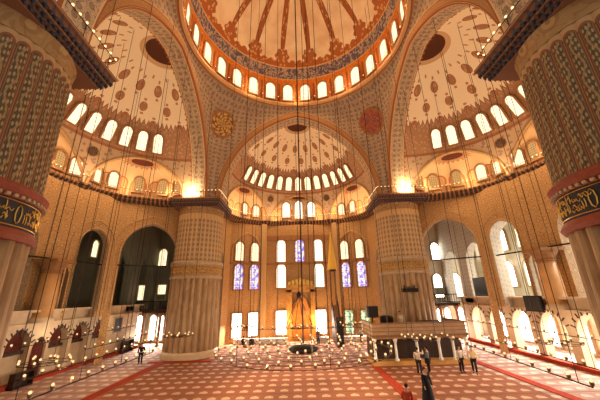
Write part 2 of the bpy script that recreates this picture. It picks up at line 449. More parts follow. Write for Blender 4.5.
# ------------------------------------------------------------------ dome
RISE = 8.4
def dome_r(z):
    if z <= 32.6: return RR - (z - 29.3) * .06
    return 9.95 * sqrt(max(0, 1 - ((z - 32.6) / RISE) ** 2))
DZ = [29.3 + 3.3 * k / 4 for k in range(4)] + [32.6 + RISE * sin(pi / 2 * k / 22) for k in range(23)]
struct(surf('ceiling', lambda i, j: (dome_r(DZ[j]) * cos(2 * pi * i / 112), CY + dome_r(DZ[j]) * sin(2 * pi * i / 112), DZ[j] + DOFF),
            lambda i, j: (i / 112, DZ[j]), 112, len(DZ) - 1, 'dome'))
for k in range(28):
    a = 2 * pi * (k + .5) / 28 + pi / 2
    zc = 30.85; r = dome_r(zc) - .02
    if sin(a) < -.45: continue
    window((r * cos(a), CY + r * sin(a), zc + DOFF), (-cos(a), -sin(a), 0), 1.15, 2.35, 'pane_dome', 'frame')
def ring_trim(name, r0, r1, za, zb, mat):
    bm = bmesh.new(); L = bm.loops.layers.uv.new('UVMap'); n = 112; pr = [(r0, za), (r1, za), (r1, zb), (r0, zb)]
    rings = [[bm.verts.new((r * cos(2 * pi * k / n), CY + r * sin(2 * pi * k / n), z)) for r, z in pr] for k in range(n)]
    for k in range(n):
        for m in range(4):
            f = bm.faces.new((rings[k][m], rings[(k + 1) % n][m], rings[(k + 1) % n][(m + 1) % 4], rings[k][(m + 1) % 4]))
            for l, (uu, vv) in zip(f.loops, ((k, m), (k + 1, m), (k + 1, m + 1), (k, m + 1))): l[L].uv = (uu * .57, vv * .3)
    bmesh.ops.recalc_face_normals(bm, faces=bm.faces)
    return struct(obj(name, bm, mat))
ring_trim('trim_1', RR - .3, RR + .35, ZR - .3, ZR + .05, 'archivolt')

# ------------------------------------------------------------------ great arches, pendentives
def prof(a, zs, zc):
    h = zc - zs; c = (h * h - a * a) / (2 * a); R = a + c; th = atan2(h, c)
    return a, c, R, th
def arch_curve(a, zs, zc, n=32):
    _, c, R, th = prof(a, zs, zc); pts = []
    for k in range(n + 1):
        t = th * k / n; pts.append((c - R * cos(t), zs + R * sin(t)))
    pts += [(-x, z) for x, z in pts[-2::-1]]
    return pts
def z_on(a, zs, zc, s):
    s = abs(s)
    if s >= a: return zs
    _, c, R, _ = prof(a, zs, zc)
    return zs + sqrt(max(0, R * R - (s + c) ** 2))
def r_on(a, zs, zc, z):
    _, c, R, _ = prof(a, zs, zc)
    return -c + sqrt(max(0, R * R - (z - zs) ** 2))
ARX, ARY = 9.1, 9.5       # half spans of arches across x (front/back) and across y (sides)
def great_arch(name, a, place, depth=1.9):
    inn = arch_curve(a, ZS, ZC); out = arch_curve(a + .75, ZS, ZC + .75)
    arc = [0]
    for p, q in zip(inn, inn[1:]): arc.append(arc[-1] + math.dist(p, q))
    n = len(inn) - 1
    # cross-section around the arch: outer front edge, inner front edge, step, soffit
    def P(i, j):
        s, z = inn[i]; so, zo = out[i]
        if j == 0: return place(so, 0.0, zo)
        if j == 1: return place(s + (so - s) * .12, 0.0, z + (zo - z) * .12)
        if j == 2: return place(s + (so - s) * .0, .12, z)
        return place(s, .12 + (depth - .12) * (j - 2) / 2, z)
    o = surf(name, P, lambda i, j: (arc[i], [0.85, .1, .0, .95, 1.9][j]), n, 1, 'archivolt')
    struct(o)
    q = surf('arch_soffit', lambda i, j: P(i, j + 1), lambda i, j: (arc[i], [0, .1, 1.0, 1.9][j]), n, 3, 'soffit', o)
    return o
great_arch('trim_2', ARX, lambda s, t, z: (s, CY + AY + t, z))
great_arch('trim_3', ARY, lambda s, t, z: (-AX - t, CY + s, z))
great_arch('trim_4', ARY, lambda s, t, z: (AX + t, CY - s, z))
great_arch('trim_5', ARX, lambda s, t, z: (-s, CY - AY - t, z))
def pend_pt(sx, sy, al, t):
    ca, sa = cos(al), sin(al)
    kx = AX / ca if ca > 1e-6 else 1e9; ky = AY / sa if sa > 1e-6 else 1e9
    k = min(kx, ky)
    x, y = k * ca, k * sa
    zb = z_on(ARY + .75, ZS, ZC + .75, y) if kx <= ky else z_on(ARX + .75, ZS, ZC + .75, x)
    rx, ry = RR * ca, RR * sa
    c, s = cos(t * pi / 2), sin(t * pi / 2)
    return Vector((sx * (rx + (x - rx) * c), CY + sy * (ry + (y - ry) * c), zb + (ZR - .2 - zb) * s))
PN = 0
for sx in (-1, 1):
    for sy in (1, -1):
        n = 48
        struct(surf('trim_%d' % (6 + PN), lambda i, j: pend_pt(sx, sy, pi / 2 * i / n, j / 14),
                    lambda i, j: (11 * i / n * 1.5, pend_pt(sx, sy, pi / 2 * i / n, j / 14).z), n, 14, 'spandrel')); PN += 1
# painted roundels on the two far pendentives
def roundel(name, p, nrm, r, mats):
    bm = bmesh.new(); seg = 32
    prof_ = [(r, -.45), (r, .06), (r * .86, .09), (r * .84, .05), (r * .3, .08), (.01, .08)]
    lathe(bm, prof_, seg)
    for f in bm.faces:
        d = f.calc_center_median(); f.material_index = 0 if sqrt(d.x ** 2 + d.y ** 2) > r * .83 else 1
    o = struct(obj(name, bm, mats)); z = Vector(nrm).normalized(); x = z.cross(Vector((0, 0, 1))).normalized(); y = z.cross(x)
    M = Matrix((x, y, z)).transposed().to_4x4(); M.translation = p; o.matrix_world = M; return o
def rosette(name, a, b, c, uv=False):
    g = G(name); v, x, y = g.uv() if uv else g.obj()[:3]
    ang = g.ma('ARCTAN2', y, x); rad = g.ma('SQRT', g.ma('ADD', g.ma('MULTIPLY', x, x), g.ma('MULTIPLY', y, y)))
    w = g.ma('SINE', g.ma('ADD', g.ma('MULTIPLY', ang, 9.), g.ma('MULTIPLY', rad, 5.)))
    n = g.noise(v, 4.5, 3, 1.)
    col = g.mix(g.gt(g.ma('MULTIPLY', w, g.ma('SINE', g.ma('MULTIPLY', rad, 9.))), .1), a, b)
    col = g.mix(g.gt(n, .56), col, c)
    if uv: col = g.mix(g.gt(rad, 1.5), col, (.5, .28, .12))
    return g.fin(col, .5, .4)
MAT['ros_gold'] = rosette('gilt_script_roundel', (.16, .08, .04), (.62, .36, .08), (.7, .45, .12))
MAT['ros_red'] = rosette('red_script_roundel', (.3, .06, .03), (.34, .1, .06), (.12, .07, .09))
MAT['ros_dark'] = rosette('dark_script_roundel', (.05, .03, .02), (.2, .11, .05), (.08, .05, .03))
MAT['ros_gold'] = rosette('gilt_script_roundel', (.16, .08, .04), (.66, .4, .1), (.5, .3, .09))
MAT['ros_red'] = rosette('red_script_roundel', (.36, .07, .03), (.4, .13, .08), (.12, .07, .09))
for sx, mt, nm in ((-1, 'ros_gold', 'trim_10'), (1, 'ros_red', 'trim_11')):
    al0, t0 = atan2(AY, AX), .55
    p0 = pend_pt(sx, 1, al0, t0); da = pend_pt(sx, 1, al0 + .1, t0) - pend_pt(sx, 1, al0 - .1, t0); dt = pend_pt(sx, 1, al0, t0 + .08) - pend_pt(sx, 1, al0, t0 - .08)
    nr = da.cross(dt).normalized(); nr = nr if nr.dot(Vector((0, CY, 20)) - p0) > 0 else -nr
    roundel(nm, p0 + nr * .3, nr, 1.62, ['frame', mt])

# ------------------------------------------------------------------ half domes with three exedrae each
EXR = 4.0; DEL = 27.5; PHI = (-58, 0, 58)
def half_dome(idx, a, place, depths, plan_n, shut):
    """place(r, phi_deg, z) -> world ; plan_n(phi) -> outward world direction"""
    cols = [-90, -89]
    for c0 in PHI:
        cols += [c0 - DEL * cos(pi * k / 24) for k in range(25)]
    cols += [89, 90]; cols = sorted(set(round(c, 4) for c in cols))
    def zlow(ph):
        for c0 in PHI:
            q = (ph - c0) / DEL
            if abs(q) < 1: return ZS + EXR * sqrt(1 - q * q)
        return ZS
    NV = 30
    def zz(ph, j):
        if j <= 8: return zlow(ph) + (20.05 - zlow(ph)) * j / 8
        t = (j - 8) / (NV - 8); return 20.05 + (ZC - 20.05) * sin(t * pi / 2)
    struct(surf('ceiling', lambda i, j: place(r_on(a, ZS, ZC, zz(cols[i], j)), cols[i], zz(cols[i], j)),
                lambda i, j: (cols[i] / 11, zz(cols[i], j)), len(cols) - 1, NV, 'semi'))
    base = []
    for e, c0 in enumerate(PHI):
        dep = depths[e]; n = Vector(plan_n(c0))
        def Q(th, z):
            k = sqrt(max(0, 1 - ((z - ZS) / EXR) ** 2)); r = r_on(a, ZS, ZC, z)
            A = Vector(place(r, c0 - DEL * k, z)); B = Vector(place(r, c0 + DEL * k, z))
            return (A + B) / 2 - (B - A) / 2 * cos(th) + n * dep * k * sin(th)
        struct(surf('ceiling', lambda i, j: Q(pi * i / 32, ZS + EXR * sin(pi / 2 * j / 14)),
                    lambda i, j: (i / 32, EXR * sin(pi / 2 * j / 14)), 32, 14, 'exedra'))
        # moulded arch edge standing off the half dome
        bm = bmesh.new()
        pts = []
        for k in range(33):
            t = pi * k / 32; z = ZS + EXR * sin(t); kk = -cos(t)
            pts.append(Vector(place(r_on(a, ZS, ZC, z) - .03, c0 + DEL * kk, z)))
        tube(bm, pts, .17, 6)
        struct(obj('trim_%d' % (20 + idx * 3 + e), bm, 'archivolt_plain', None, True))
        base += [Q(pi * k / 16, ZS) for k in range(17)]
        # window row of the exedra
        nw = shut[e]
        for k, pane in enumerate(nw):
            if pane is None: continue
            big = len(nw) == 3
            th = radians((60, 90, 120)[k]) if big else radians(((106, 139) if e == 0 else (41, 74))[k]) if len(nw) == 2 else pi * (k + .5) / len(nw)
            zc = ZS + (1.7 if big else 1.4)
            p = Q(th, zc); d = Q(th + .02, zc) - p; d.z = 0
            nr = d.cross(Vector((0, 0, 1))).normalized(); nr = nr if nr.dot(n) < 0 else -nr
            window(p + nr * (.3 if big else .14), nr, 1.1 if big else .9, (2.7 if k == 1 else 2.3) if big else 1.65, pane, 'frame', True)
    for k in range(13):
        ph = (k - 6) * 11; zc = 21.55
        p = Vector(place(r_on(a, ZS, ZC, zc), ph, zc)); q = Vector(place(r_on(a, ZS, ZC, zc + .1), ph, zc + .1)); up = q - p
        t = Vector(place(r_on(a, ZS, ZC, zc), ph + 1, zc)) - p; nr = t.cross(up).normalized(); n = Vector(plan_n(ph)); nr = nr if nr.dot(n) < 0 else -nr
        window(p + nr * .03, nr, .86, 2.0, 'pane_dome' if idx else 'pane_warm', 'frame', True, up)
    for sgn in (-1, 1):
        ph = sgn * 29.; zc = 19.2
        p = Vector(place(r_on(a, ZS, ZC, zc), ph, zc)); q = Vector(place(r_on(a, ZS, ZC, zc + .1), ph, zc + .1)); t = Vector(place(r_on(a, ZS, ZC, zc), ph + 1, zc)) - p
        nr = t.cross(q - p).normalized(); n = Vector(plan_n(ph)); nr = nr if nr.dot(n) < 0 else -nr
        roundel('trim_%d' % (40 + idx * 2 + (sgn > 0)), p + nr * .02, nr, .52, ['frame', 'ros_dark'])
    return base
MAT['archivolt_plain'] = plain('rope_moulding', (.58, .36, .17), .7)
W_, F_ = 'pane_warm', 'pane_faint'
yb = CY + AY + 1.75
baseF = half_dome(0, ARX, lambda r, p, z: (r * sin(radians(p)), yb + r * cos(radians(p)), z), (2.0, .45, 2.0),
                  lambda p: (sin(radians(p)), cos(radians(p)), 0), ((W_, W_), ('pane_white',) * 3, (W_, W_)))
xb = AX + 1.75
baseL = half_dome(1, ARY, lambda r, p, z: (-xb - r * cos(radians(p)), CY + r * sin(radians(p)), z), (2.0, 1.0, 2.0),
                  lambda p: (-cos(radians(p)), sin(radians(p)), 0), ((F_, F_, W_, W_, W_), (W_, W_, F_, F_, W_), (W_, W_, F_, F_, F_)))
baseR = half_dome(2, ARY, lambda r, p, z: (xb + r * cos(radians(p)), CY + r * sin(radians(p)), z), (2.0, 1.0, 2.0),
                  lambda p: (cos(radians(p)), sin(radians(p)), 0), ((W_, W_, F_, F_, F_), (W_, W_, W_, F_, W_), (W_, W_, F_, F_, F_)))

# ------------------------------------------------------------------ ledge that runs under the half domes
def sweep(name, path, pr, mat, inward):
    """profile pr [(out,z)] swept along a plan path; inward(p)-> unit vector towards the room"""
    bm = bmesh.new(); L = bm.loops.layers.uv.new('UVMap'); acc = [0]; rows = []
    for a, b in zip(path, path[1:]): acc.append(acc[-1] + (Vector(b) - Vector(a)).length)
    n = len(path); m = len(pr)
    for i, p in enumerate(path):
        a = Vector(path[max(0, i - 1)]); b = Vector(path[min(n - 1, i + 1)]); d = (b - a); d.z = 0; d.normalize()
        q = Vector((-d.y, d.x, 0)); q = q if q.dot(inward(Vector(p))) > 0 else -q
        rows.append([bm.verts.new(Vector((p[0], p[1], 0)) + q * o + Vector((0, 0, z))) for o, z in pr])
    for i in range(n - 1):
        for k in range(m):
            f = bm.faces.new((rows[i][k], rows[i + 1][k], rows[i + 1][(k + 1) % m], rows[i][(k + 1) % m]))
            for l, (ii, kk) in zip(f.loops, ((i, k), (i + 1, k), (i + 1, k + 1), (i, k + 1))): l[L].uv = (acc[ii], kk * .3)
    bm.faces.new(rows[0]); bm.faces.new(rows[-1])
    bmesh.ops.recalc_face_normals(bm, faces=bm.faces)
    return struct(obj(name, bm, mat))
PRO = [(-.7, ZS), (.5, ZS), (.5, ZS - .16), (.3, ZS - .22), (.3, ZS - .4), (.05, ZS - .6), (-.7, ZS - .6)]
toF = lambda p: (Vector((0, yb - 2, 0)) - Vector((p.x, p.y, 0))).normalized()
toL = lambda p: (Vector((-xb + 2, CY, 0)) - Vector((p.x, p.y, 0))).normalized()
toR = lambda p: (Vector((xb - 2, CY, 0)) - Vector((p.x, p.y, 0))).normalized()
sweep('trim_50', baseF, PRO, 'ledge', toF); sweep('trim_51', baseL, PRO, 'ledge', toL); sweep('trim_52', baseR, PRO, 'ledge', toR)
# flat vault over the corner bays and galleries, open under each half dome
def slab(name, outer, z0, z1, mat):
    polys = [outer]; flat = outer
    tris = geometry.tessellate_polygon([[Vector((x, y, 0)) for x, y in outer]])
    bm = bmesh.new(); A = [bm.verts.new((x, y, z0)) for x, y in flat]; B = [bm.verts.new((x, y, z1)) for x, y in flat]
    for t in tris:
        for V in (A, B):
            try: bm.faces.new([V[k] for k in t])
            except ValueError: pass
    m = len(flat)
    for k in range(m): bm.faces.new((A[k], A[(k + 1) % m], B[(k + 1) % m], B[k]))
    bmesh.ops.recalc_face_normals(bm, faces=bm.faces)
    return struct(obj(name, bm, mat))
pf = [(p.x, p.y) for p in baseF]; pl = [(p.x, p.y) for p in baseL]; pR = [(p.x, p.y) for p in baseR]
slab('ceiling', [(-25.3, 41.3), (-25.3, -2)] + [(-13.2, -2), (-13.2, CY - HY)] + pl + [(-12.6, CY + HY)] + [(-10, CY + HY)] + pf + [(10, CY + HY), (12.6, CY + HY)] + pR[::-1] + [(13.2, CY - HY), (13.2, -2), (25.3, -2), (25.3, 41.3)], 15.35, 15.75, 'wall_tile')

# ------------------------------------------------------------------ lower walls
Q0, Q2, Q3 = (-13.4, 32.2), (-18.7, 28.75), (-20.9, 23.0)
for s, nm in ((-1, 'left'), (1, 'right')):
    q = lambda p: (-s * p[0], p[1])
    sd = 1 if s > 0 else -1
    L1 = math.dist(Q0, Q2); L2 = math.dist(Q2, Q3)
    wall('wall_' + nm, q(Q0), q(Q2), 0, 15.5, [(L1 / 2 - .1, 0, 2.65, 10.1)], .7, 'wall_orange', sd, None, 'wall_tile')
    wall('wall_' + nm, q(Q2), q(Q3), 4.05, 15.5, [(2.05, 4.05, 1.3, 10.4), (4.68, 4.05, 1.0, 7.5)], .7 if s < 0 else 1.6, 'wall_orange', sd, None, 'wall_tile' if s < 0 else 'white_tile')  # paler right reveal has its daylight put into the colour
    wall('wall_' + nm, q(Q3), q((-20.9, 12.5)), 4.05, 15.5, [(2.8, 4.05, 2.4, 9.6), (8.3, 4.05, 1.7, 9.6)], .6, 'wall_orange', sd, None, 'wall_tile')
    # moulded arches round the openings
    for A_, B_, sc_, hw_, zs_ in ((Q0, Q2, L1 / 2 - .1, 2.65, 10.1), (Q2, Q3, 2.05, 1.3, 10.4)):
        A_, B_ = Vector(q(A_)), Vector(q(B_)); dd_ = (B_ - A_).normalized(); nn_ = Vector((dd_.y, -dd_.x)); nn_ = nn_ if nn_.x * s < 0 else -nn_
        for off_, rr_ in ((.12, .1), (.75, .08)):
            bm = bmesh.new(); tube(bm, [(A_.x + dd_.x * x + nn_.x * .03, A_.y + dd_.y * x + nn_.y * .03, z) for x, z in arch_pts(sc_, hw_ + off_, 4.6, zs_)], rr_, 6)
            struct(obj('trim_%d' % (70 + (s > 0)), bm, 'archivolt_plain', None, True))
    # inner wall of the corner bay, continuing the arcade upwards
    wall('wall_' + nm, (s * 20, 29.6), (s * 20, 41), 4.2, 15.4, [(3.2, 4.2, 1.9, 8.6), (8.6, 4.2, 1.7, 8.6)], .9, 'grey_green' if s < 0 else 'white_tile', -s)  # left bay dark, right bay pale: lighting difference painted into the walls
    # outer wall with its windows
    wall('wall_' + nm, (s * 25, -2), (s * 25, 41.4), 0, 15.5, [], .5, 'grey_green' if s < 0 else 'plaster', -s)  # toned likewise: daylight on the right painted into the wall colour
    for y in (14.8, 18.1, 21.4, 24.7, 28, 31.3, 34.6, 38.5):
        if s < 0:
            if y > 30: window((s * 24.98, y, 11.4), (-s, 0, 0), 1.1, 2.0, 'pane_warm', 'frame_pale')
            if y < 23: window((s * 24.98, y, 7.3), (-s, 0, 0), 1.1, 2.0, 'pane_warm', 'frame_pale')
            continue
        window((s * 24.98, y, 7.3), (-s, 0, 0), 1.7, 2.8, 'pane_bright', 'frame_pale')
        window((s * 24.98, y, 11.4), (-s, 0, 0), 1.5, 2.6, 'pane_bright', 'frame_pale')
        window((s * 24.98, y, 1.9), (-s, 0, 0), 2.3, 3.4, 'pane_door', 'frame_pale', True)
    # gallery arcade: real openings, parapet, slab
    ops = []
    if s < 0:
        for y in (13.4, 16.3, 19.3, 22.2, 24.0, 25.8, 28.2, 30.8):
            ops.append((y - 12, 0, .95 if y != 24.0 else .62, 2.35 if y != 24.0 else 2.1, .45))
    else:
        for y in (14.8, 18.1, 21.4, 24.7, 28, 31.3, 34.6): ops.append((y - 12, 0, 1.25, 2.15, .45))
    aw = wall('wall_' + nm, (s * 20, 12), (s * 20, 37.6), 0, 4.75, ops, .7, 'marble', -s)
    bm = bmesh.new()
    for o in ops:
        if o[2] < .7: continue
        for k in range(9):
            t = radians(-68 + 17 * k); rr = 1.28 if s < 0 else 1.62
            c = Vector((s * 19.985, 12 + o[0] + sin(t) * rr * .95, 2.25 + cos(t) * rr))
            box(bm, c, (.05, .09, .34), Matrix.Rotation(-t, 4, 'X'))
    struct(obj('arch_voussoirs', bm, 'dark_wood', aw))
    if s < 0:
        for o in ops:
            if o[2] < .7: continue
            y = 12 + o[0]
            bm = bmesh.new(); box(bm, (-20.5, y, 2.05), (.3, 1.9, .22)); obj('lintel', bm, 'dark_wood', aw)
            bm = bmesh.new(); box(bm, (-20.6, y, .97), (.12, 1.9, 1.94)); obj('infill_panel', bm, 'marble', aw)
            bm = bmesh.new(); box(bm, (-20.62, y, 2.75), (.12, 1.9, 1.4)); obj('tympanum', bm, 'maroon', aw)
    bm = bmesh.new(); box(bm, (s * 19.93, 24.8, 4.82), (.95, 25.6, .16)); box(bm, (s * 19.96, 24.8, 3.95), (.78, 25.6, .1)); struct(obj('parapet_coping', bm, 'marble', aw))
    bm = bmesh.new(); box(bm, (s * 22.7, 26, 3.87), (4.5, 31, .3)); struct(obj('ceiling', bm, 'plaster'))
    # corner gallery across the far end
    bm = bmesh.new(); box(bm, (s * 16.6, 39.3, 4.0), (6.5, 3.4, .35)); struct(obj('ceiling', bm, 'dark_wood'))
# front wall (behind the mihrab) and the two outer stretches of it
P1, P2 = (9.3, 38.4), (5.0, 41.0)
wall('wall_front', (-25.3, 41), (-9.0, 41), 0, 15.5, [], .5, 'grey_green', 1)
wall('wall_front', (9.0, 41), (25.3, 41), 0, 15.5, [], .5, 'plaster', 1)  # paler than its left twin, with the right-hand daylight in its colour
wall('wall_front', (-5.0, 41), (5.0, 41), 0, 15.5, [], .5, 'wall_orange', 1)
for s in (-1, 1):
    a, b = (s * 10.3, 33.6), (s * P1[0], P1[1])
    wall('wall_front', a, b, 0, 15.5, [(2.2, 0, .95, 9.8)], .5, 'wall_orange', -s, None, 'wall_tile')
    wall('wall_front', b, (s * P2[0], P2[1]), 0, 15.5, [], .5, 'wall_orange', -s)
    b, c = Vector(b), Vector((s * P2[0], P2[1])); d = (c - b).normalized(); n = Vector((d.y, -d.x)) * 1
    n = n if n.y < 0 else -n
    for t, side in ((1.25, 0), (3.45, 1)):
        p = b + d * t
        window((p.x, p.y, 11.35), (n.x, n.y, 0), 1.15, 2.5, W_ if s < 0 else 'pane_warm')
        window((p.x, p.y, 8.0), (n.x, n.y, 0), 1.25, 3.2, 'pane_blue')
        window((p.x, p.y, 2.05), (n.x, n.y, 0), 1.25, 2.75, 'pane_door' if s < 0 else 'pane_green', 'frame', False)
    # relieving arch over the pair, and the corner pilaster
    m = b + d * 2.35
    bm = bmesh.new(); pts = []
    for x, z in arch_pts(0, 2.15, 9.9, 11.3, 10, .25): pts.append((m.x + d.x * x + n.x * .06, m.y + d.y * x + n.y * .06, z))
    tube(bm, pts, .16, 6); struct(obj('trim_%d' % (60 + (s > 0)), bm, 'archivolt_plain', None, True))
    bm = bmesh.new(); box(bm, (s * 5.05, 40.75, 7.75), (.7, .7, 15.5)); struct(obj('trim_%d' % (62 + (s > 0)), bm, 'wall_orange'))
for x in (-2.65, 0, 2.65):
    window((x, 40.98, 11.55), (0, -1, 0), 1.25, 3.1, 'pane_white' if x else 'pane_blue')
for x in (-2.65, 2.65):
    window((x, 40.98, 8.1), (0, -1, 0), 1.3, 3.2, 'pane_white')
    window((x, 40.98, 2.1), (0, -1, 0), 1.4, 2.9, 'pane_door', 'frame', False)
bm = bmesh.new(); box(bm, (0, 40.9, 9.75), (9.6, .3, .3)); box(bm, (0, 40.9, 13.4), (9.4, .3, .7)); struct(obj('trim_64', bm, 'frame'))
for s in (-1, 1):
    b, c = Vector((s * P1[0], P1[1])), Vector((s * P2[0], P2[1])); d = c - b; m = (b + c) / 2
    bm = bmesh.new(); box(bm, (m.x, m.y - .05, 9.75), (d.length, .3, .3), Matrix.Rotation(atan2(d.y, d.x), 4, 'Z')); struct(obj('trim_%d' % (65 + (s > 0)), bm, 'frame'))
    wp = 'pane_bright' if s > 0 else 'pane_warm'
    for x in (19.4, 24.0): window((s * x, 40.98, 11.0), (0, -1, 0), 1.15, 2.3, wp, 'frame_pale')
    for x in (19.0, 21.6): window((s * x, 40.98, 6.3), (0, -1, 0), 1.15, 1.9 if s < 0 else 3.0, wp, 'frame_pale', s > 0)
    for x in (18.6, 19.6, 21.4, 22.4, 15.5): window((s * x, 40.98, 1.9), (0, -1, 0), .8, 3.0, 'pane_door', 'frame_pale')

# ------------------------------------------------------------------ the four great pillars
def flute_mesh(r0, r1, z0, z1, n, amp, rows=2):
    bm = bmesh.new(); L = bm.loops.layers.uv.new('UVMap'); seg = n * 6
    def P(i, j):
        t = j / rows; r = r0 + (r1 - r0) * t + amp * (abs(sin(pi * i / 6)) - .5)
        a = 2 * pi * i / seg; return (r * cos(a), r * sin(a), z0 + (z1 - z0) * t)
    V = [[bm.verts.new(P(i, j)) for j in range(rows + 1)] for i in range(seg)]
    for i in range(seg):
        for j in range(rows):
            q = [(i, j), (i + 1, j), (i + 1, j + 1), (i, j + 1)]
            f = bm.faces.new([V[a % seg][b] for a, b in q])
            for l, (a, b) in zip(f.loops, q): l[L].uv = (a / 6, z0 + (z1 - z0) * b / rows)
    bm.faces.new([V[i][0] for i in range(seg)][::-1]); bm.faces.new([V[i][rows] for i in range(seg)])
    return bm
def lathe_uv(pr, seg, usc):
    bm = bmesh.new(); L = bm.loops.layers.uv.new('UVMap')
    V = [[bm.verts.new((r * cos(2 * pi * i / seg), r * sin(2 * pi * i / seg), z)) for r, z in pr] for i in range(seg)]
    for i in range(seg):
        for j in range(len(pr) - 1):
            q = [(i, j), (i + 1, j), (i + 1, j + 1), (i, j + 1)]
            f = bm.faces.new([V[a % seg][b] for a, b in q])
            for l, (a, b) in zip(f.loops, q): l[L].uv = (a / seg * usc, pr[b][1])
    for j in (0, -1): bm.faces.new([v[j] for v in V])
    bmesh.ops.recalc_face_normals(bm, faces=bm.faces)
    return bm
def make_pillar():
    t = empty('pillar', (0, 0, 0), '', 'pillar')
    obj('plinth', lathe_uv([(2.75, 0), (2.75, .45), (2.62, .6), (2.4, .6)], 48, 16), 'marble', t)
    obj('fluted_shaft', flute_mesh(2.52, 2.47, .6, 7.35, 26, .22), 'flute', t)
    obj('lower_moulding', lathe_uv([(2.4, 7.35), (2.66, 7.35), (2.74, 7.5), (2.6, 7.72), (2.4, 7.72)], 72, 16), 'red_trim', t)
    band = obj('inscription_band', lathe_uv([(2.4, 7.7), (2.58, 7.7), (2.58, 8.66), (2.4, 8.66)], 72, 16), 'navy', t)
    # gilt script: tall uprights, bowls, long sweeps and points round the band
    bm = bmesh.new(); rng = random.Random(3); R = 2.6
    cyl = lambda a, z: (R * cos(a), R * sin(a), z)
    a = 0.0
    while a < 2 * pi - .06:
        if .0 <= (a % (pi / 2)) < .09:
            ring = [cyl(a + .06 + .045 * cos(k * pi / 4), 8.18 + .3 * sin(k * pi / 4)) for k in range(8)]
            tube(bm, ring, .022, 4, 0, True); a += .16; continue
        for row, za in enumerate((7.93, 8.24)):
            ch = rng.random(); z0 = za + rng.random() * .06; w = .04 + rng.random() * .03; aa = a + .012 * row
            if ch < .36:
                tube(bm, [cyl(aa, z0 - .02), cyl(aa + .005, z0 + .14), cyl(aa - .003, z0 + .27)], [.011, .019, .011], 4)
            elif ch < .7:
                tube(bm, [cyl(aa + w * k / 6, z0 + .06 - .09 * sin(pi * k / 6)) for k in range(7)], [.009, .018, .022, .023, .02, .015, .009], 4)
                if rng.random() < .6: tube(bm, [cyl(aa + w / 2, z0 + .12), cyl(aa + w / 2 + .008, z0 + .14)], .018, 4)
            else:
                tube(bm, [cyl(aa + w * 1.5 * k / 6, z0 + .1 + .08 * sin(2 * pi * k / 6)) for k in range(7)], [.009, .016, .02, .016, .018, .02, .009], 4)
        a += .032 + rng.random() * .012
    for zz in (7.8, 8.58):
        tube(bm, [cyl(2 * pi * k / 72, zz) for k in range(72)], .018, 4, 0, True)
    obj('gilt_script', bm, 'gold', band)
    bm = lathe_uv([(2.4, 8.64), (2.62, 8.64), (2.74, 8.8), (2.78, 8.98), (2.62, 9.15), (2.4, 9.15)], 72, 16)
    m = obj('upper_moulding', bm, 'red_trim', t)
    bm = bmesh.new()
    for k in range(72):
        a = 2 * pi * k / 72; box(bm, (2.7 * cos(a), 2.7 * sin(a), 8.7), (.09, .12, .1), Matrix.Rotation(a, 4, 'Z'))
    obj('dentils', bm, 'frame_pale', m)
    obj('panelled_shaft', flute_mesh(2.5, 2.44, 9.15, 14.25, 36, .07, 4), 'panel', t)
    obj('neck', lathe_uv([(2.3, 14.25), (2.47, 14.27), (2.45, 14.6), (2.52, 15.0), (2.3, 15.0)], 64, 16), 'neck', t)
    # square stalactite cornice
    bm = bmesh.new(); L = bm.loops.layers.uv.new('UVMap')
    tiers = [(2.42, 14.98), (2.42, 15.12), (2.52, 15.14), (2.52, 15.3), (2.64, 15.32), (2.64, 15.5), (2.76, 15.52), (2.76, 15.75), (2.85, 15.78), (2.85, 15.95)]
    def ringp(h, z): return [(h, -h, z), (h, h, z), (-h, h, z), (-h, -h, z)]
    R_ = [[bm.verts.new(p) for p in ringp(h, z)] for h, z in tiers]
    for A, B, (ha, za), (hb, zb) in zip(R_, R_[1:], tiers, tiers[1:]):
        for k in range(4):
            f = bm.faces.new((A[k], A[(k + 1) % 4], B[(k + 1) % 4], B[k]))
            for l, uvv in zip(f.loops, ((0, za), (2 * ha, za), (2 * hb, zb), (0, zb))): l[L].uv = uvv
    bm.faces.new(R_[0][::-1]); bm.faces.new(R_[-1])
    c = obj('cornice', bm, 'cornice', t)
    bm = bmesh.new()
    for h, z, n, sz in ((2.58, 15.06, 21, .13), (2.7, 15.24, 22, .13), (2.82, 15.44, 24, .13)):
        for sd in range(4):
            M = Matrix.Rotation(sd * pi / 2, 4, 'Z')
            for k in range(n):
                y = -h + 2 * h * (k + .5) / n
                r = bmesh.ops.create_cone(bm, segments=6, radius1=.02, radius2=sz * .72, depth=.15, cap_ends=True)
                bmesh.ops.transform(bm, matrix=M @ Matrix.Translation((h - .1, y, z)), verts=r['verts'])
    obj('stalactites', bm, 'cornice_blue', c)
    return t
MAT['cornice_blue'] = plain('blue_stalactites', (.06, .05, .065), .6)
def copy_tree(o, parent=None):
    c = o.copy(); COL.objects.link(c); c.parent = parent
    for ch in list(o.children): copy_tree(ch, c)
    return c
pil = make_pillar(); PILS = []
for i, (x, y, lb) in enumerate(((-HX, CY + HY, 'fluted great pillar standing left of the mihrab wall, seen whole from carpet to cornice'),
                                (HX, CY + HY, 'fluted great pillar rising behind the wooden platform, right of the mihrab wall'),
                                (-11.8, 8.6, 'nearest great pillar on the left, cut by the left edge, olive vine panels and gilt script'),
                                (11.65, 8.6, 'nearest great pillar on the right, cut by the right edge, dark vine panels and gilt script'))):
    o = pil if i == 0 else copy_tree(pil)
    o.location = (x, y, 0); o.rotation_euler.z = [0, 0, .05, pi - .05][i] if i > 1 else 0
    if i == 3: o.rotation_euler.z = 0
    o['label'] = lb; o['group'] = 'great pillars under the dome'
    PILS.append(o)
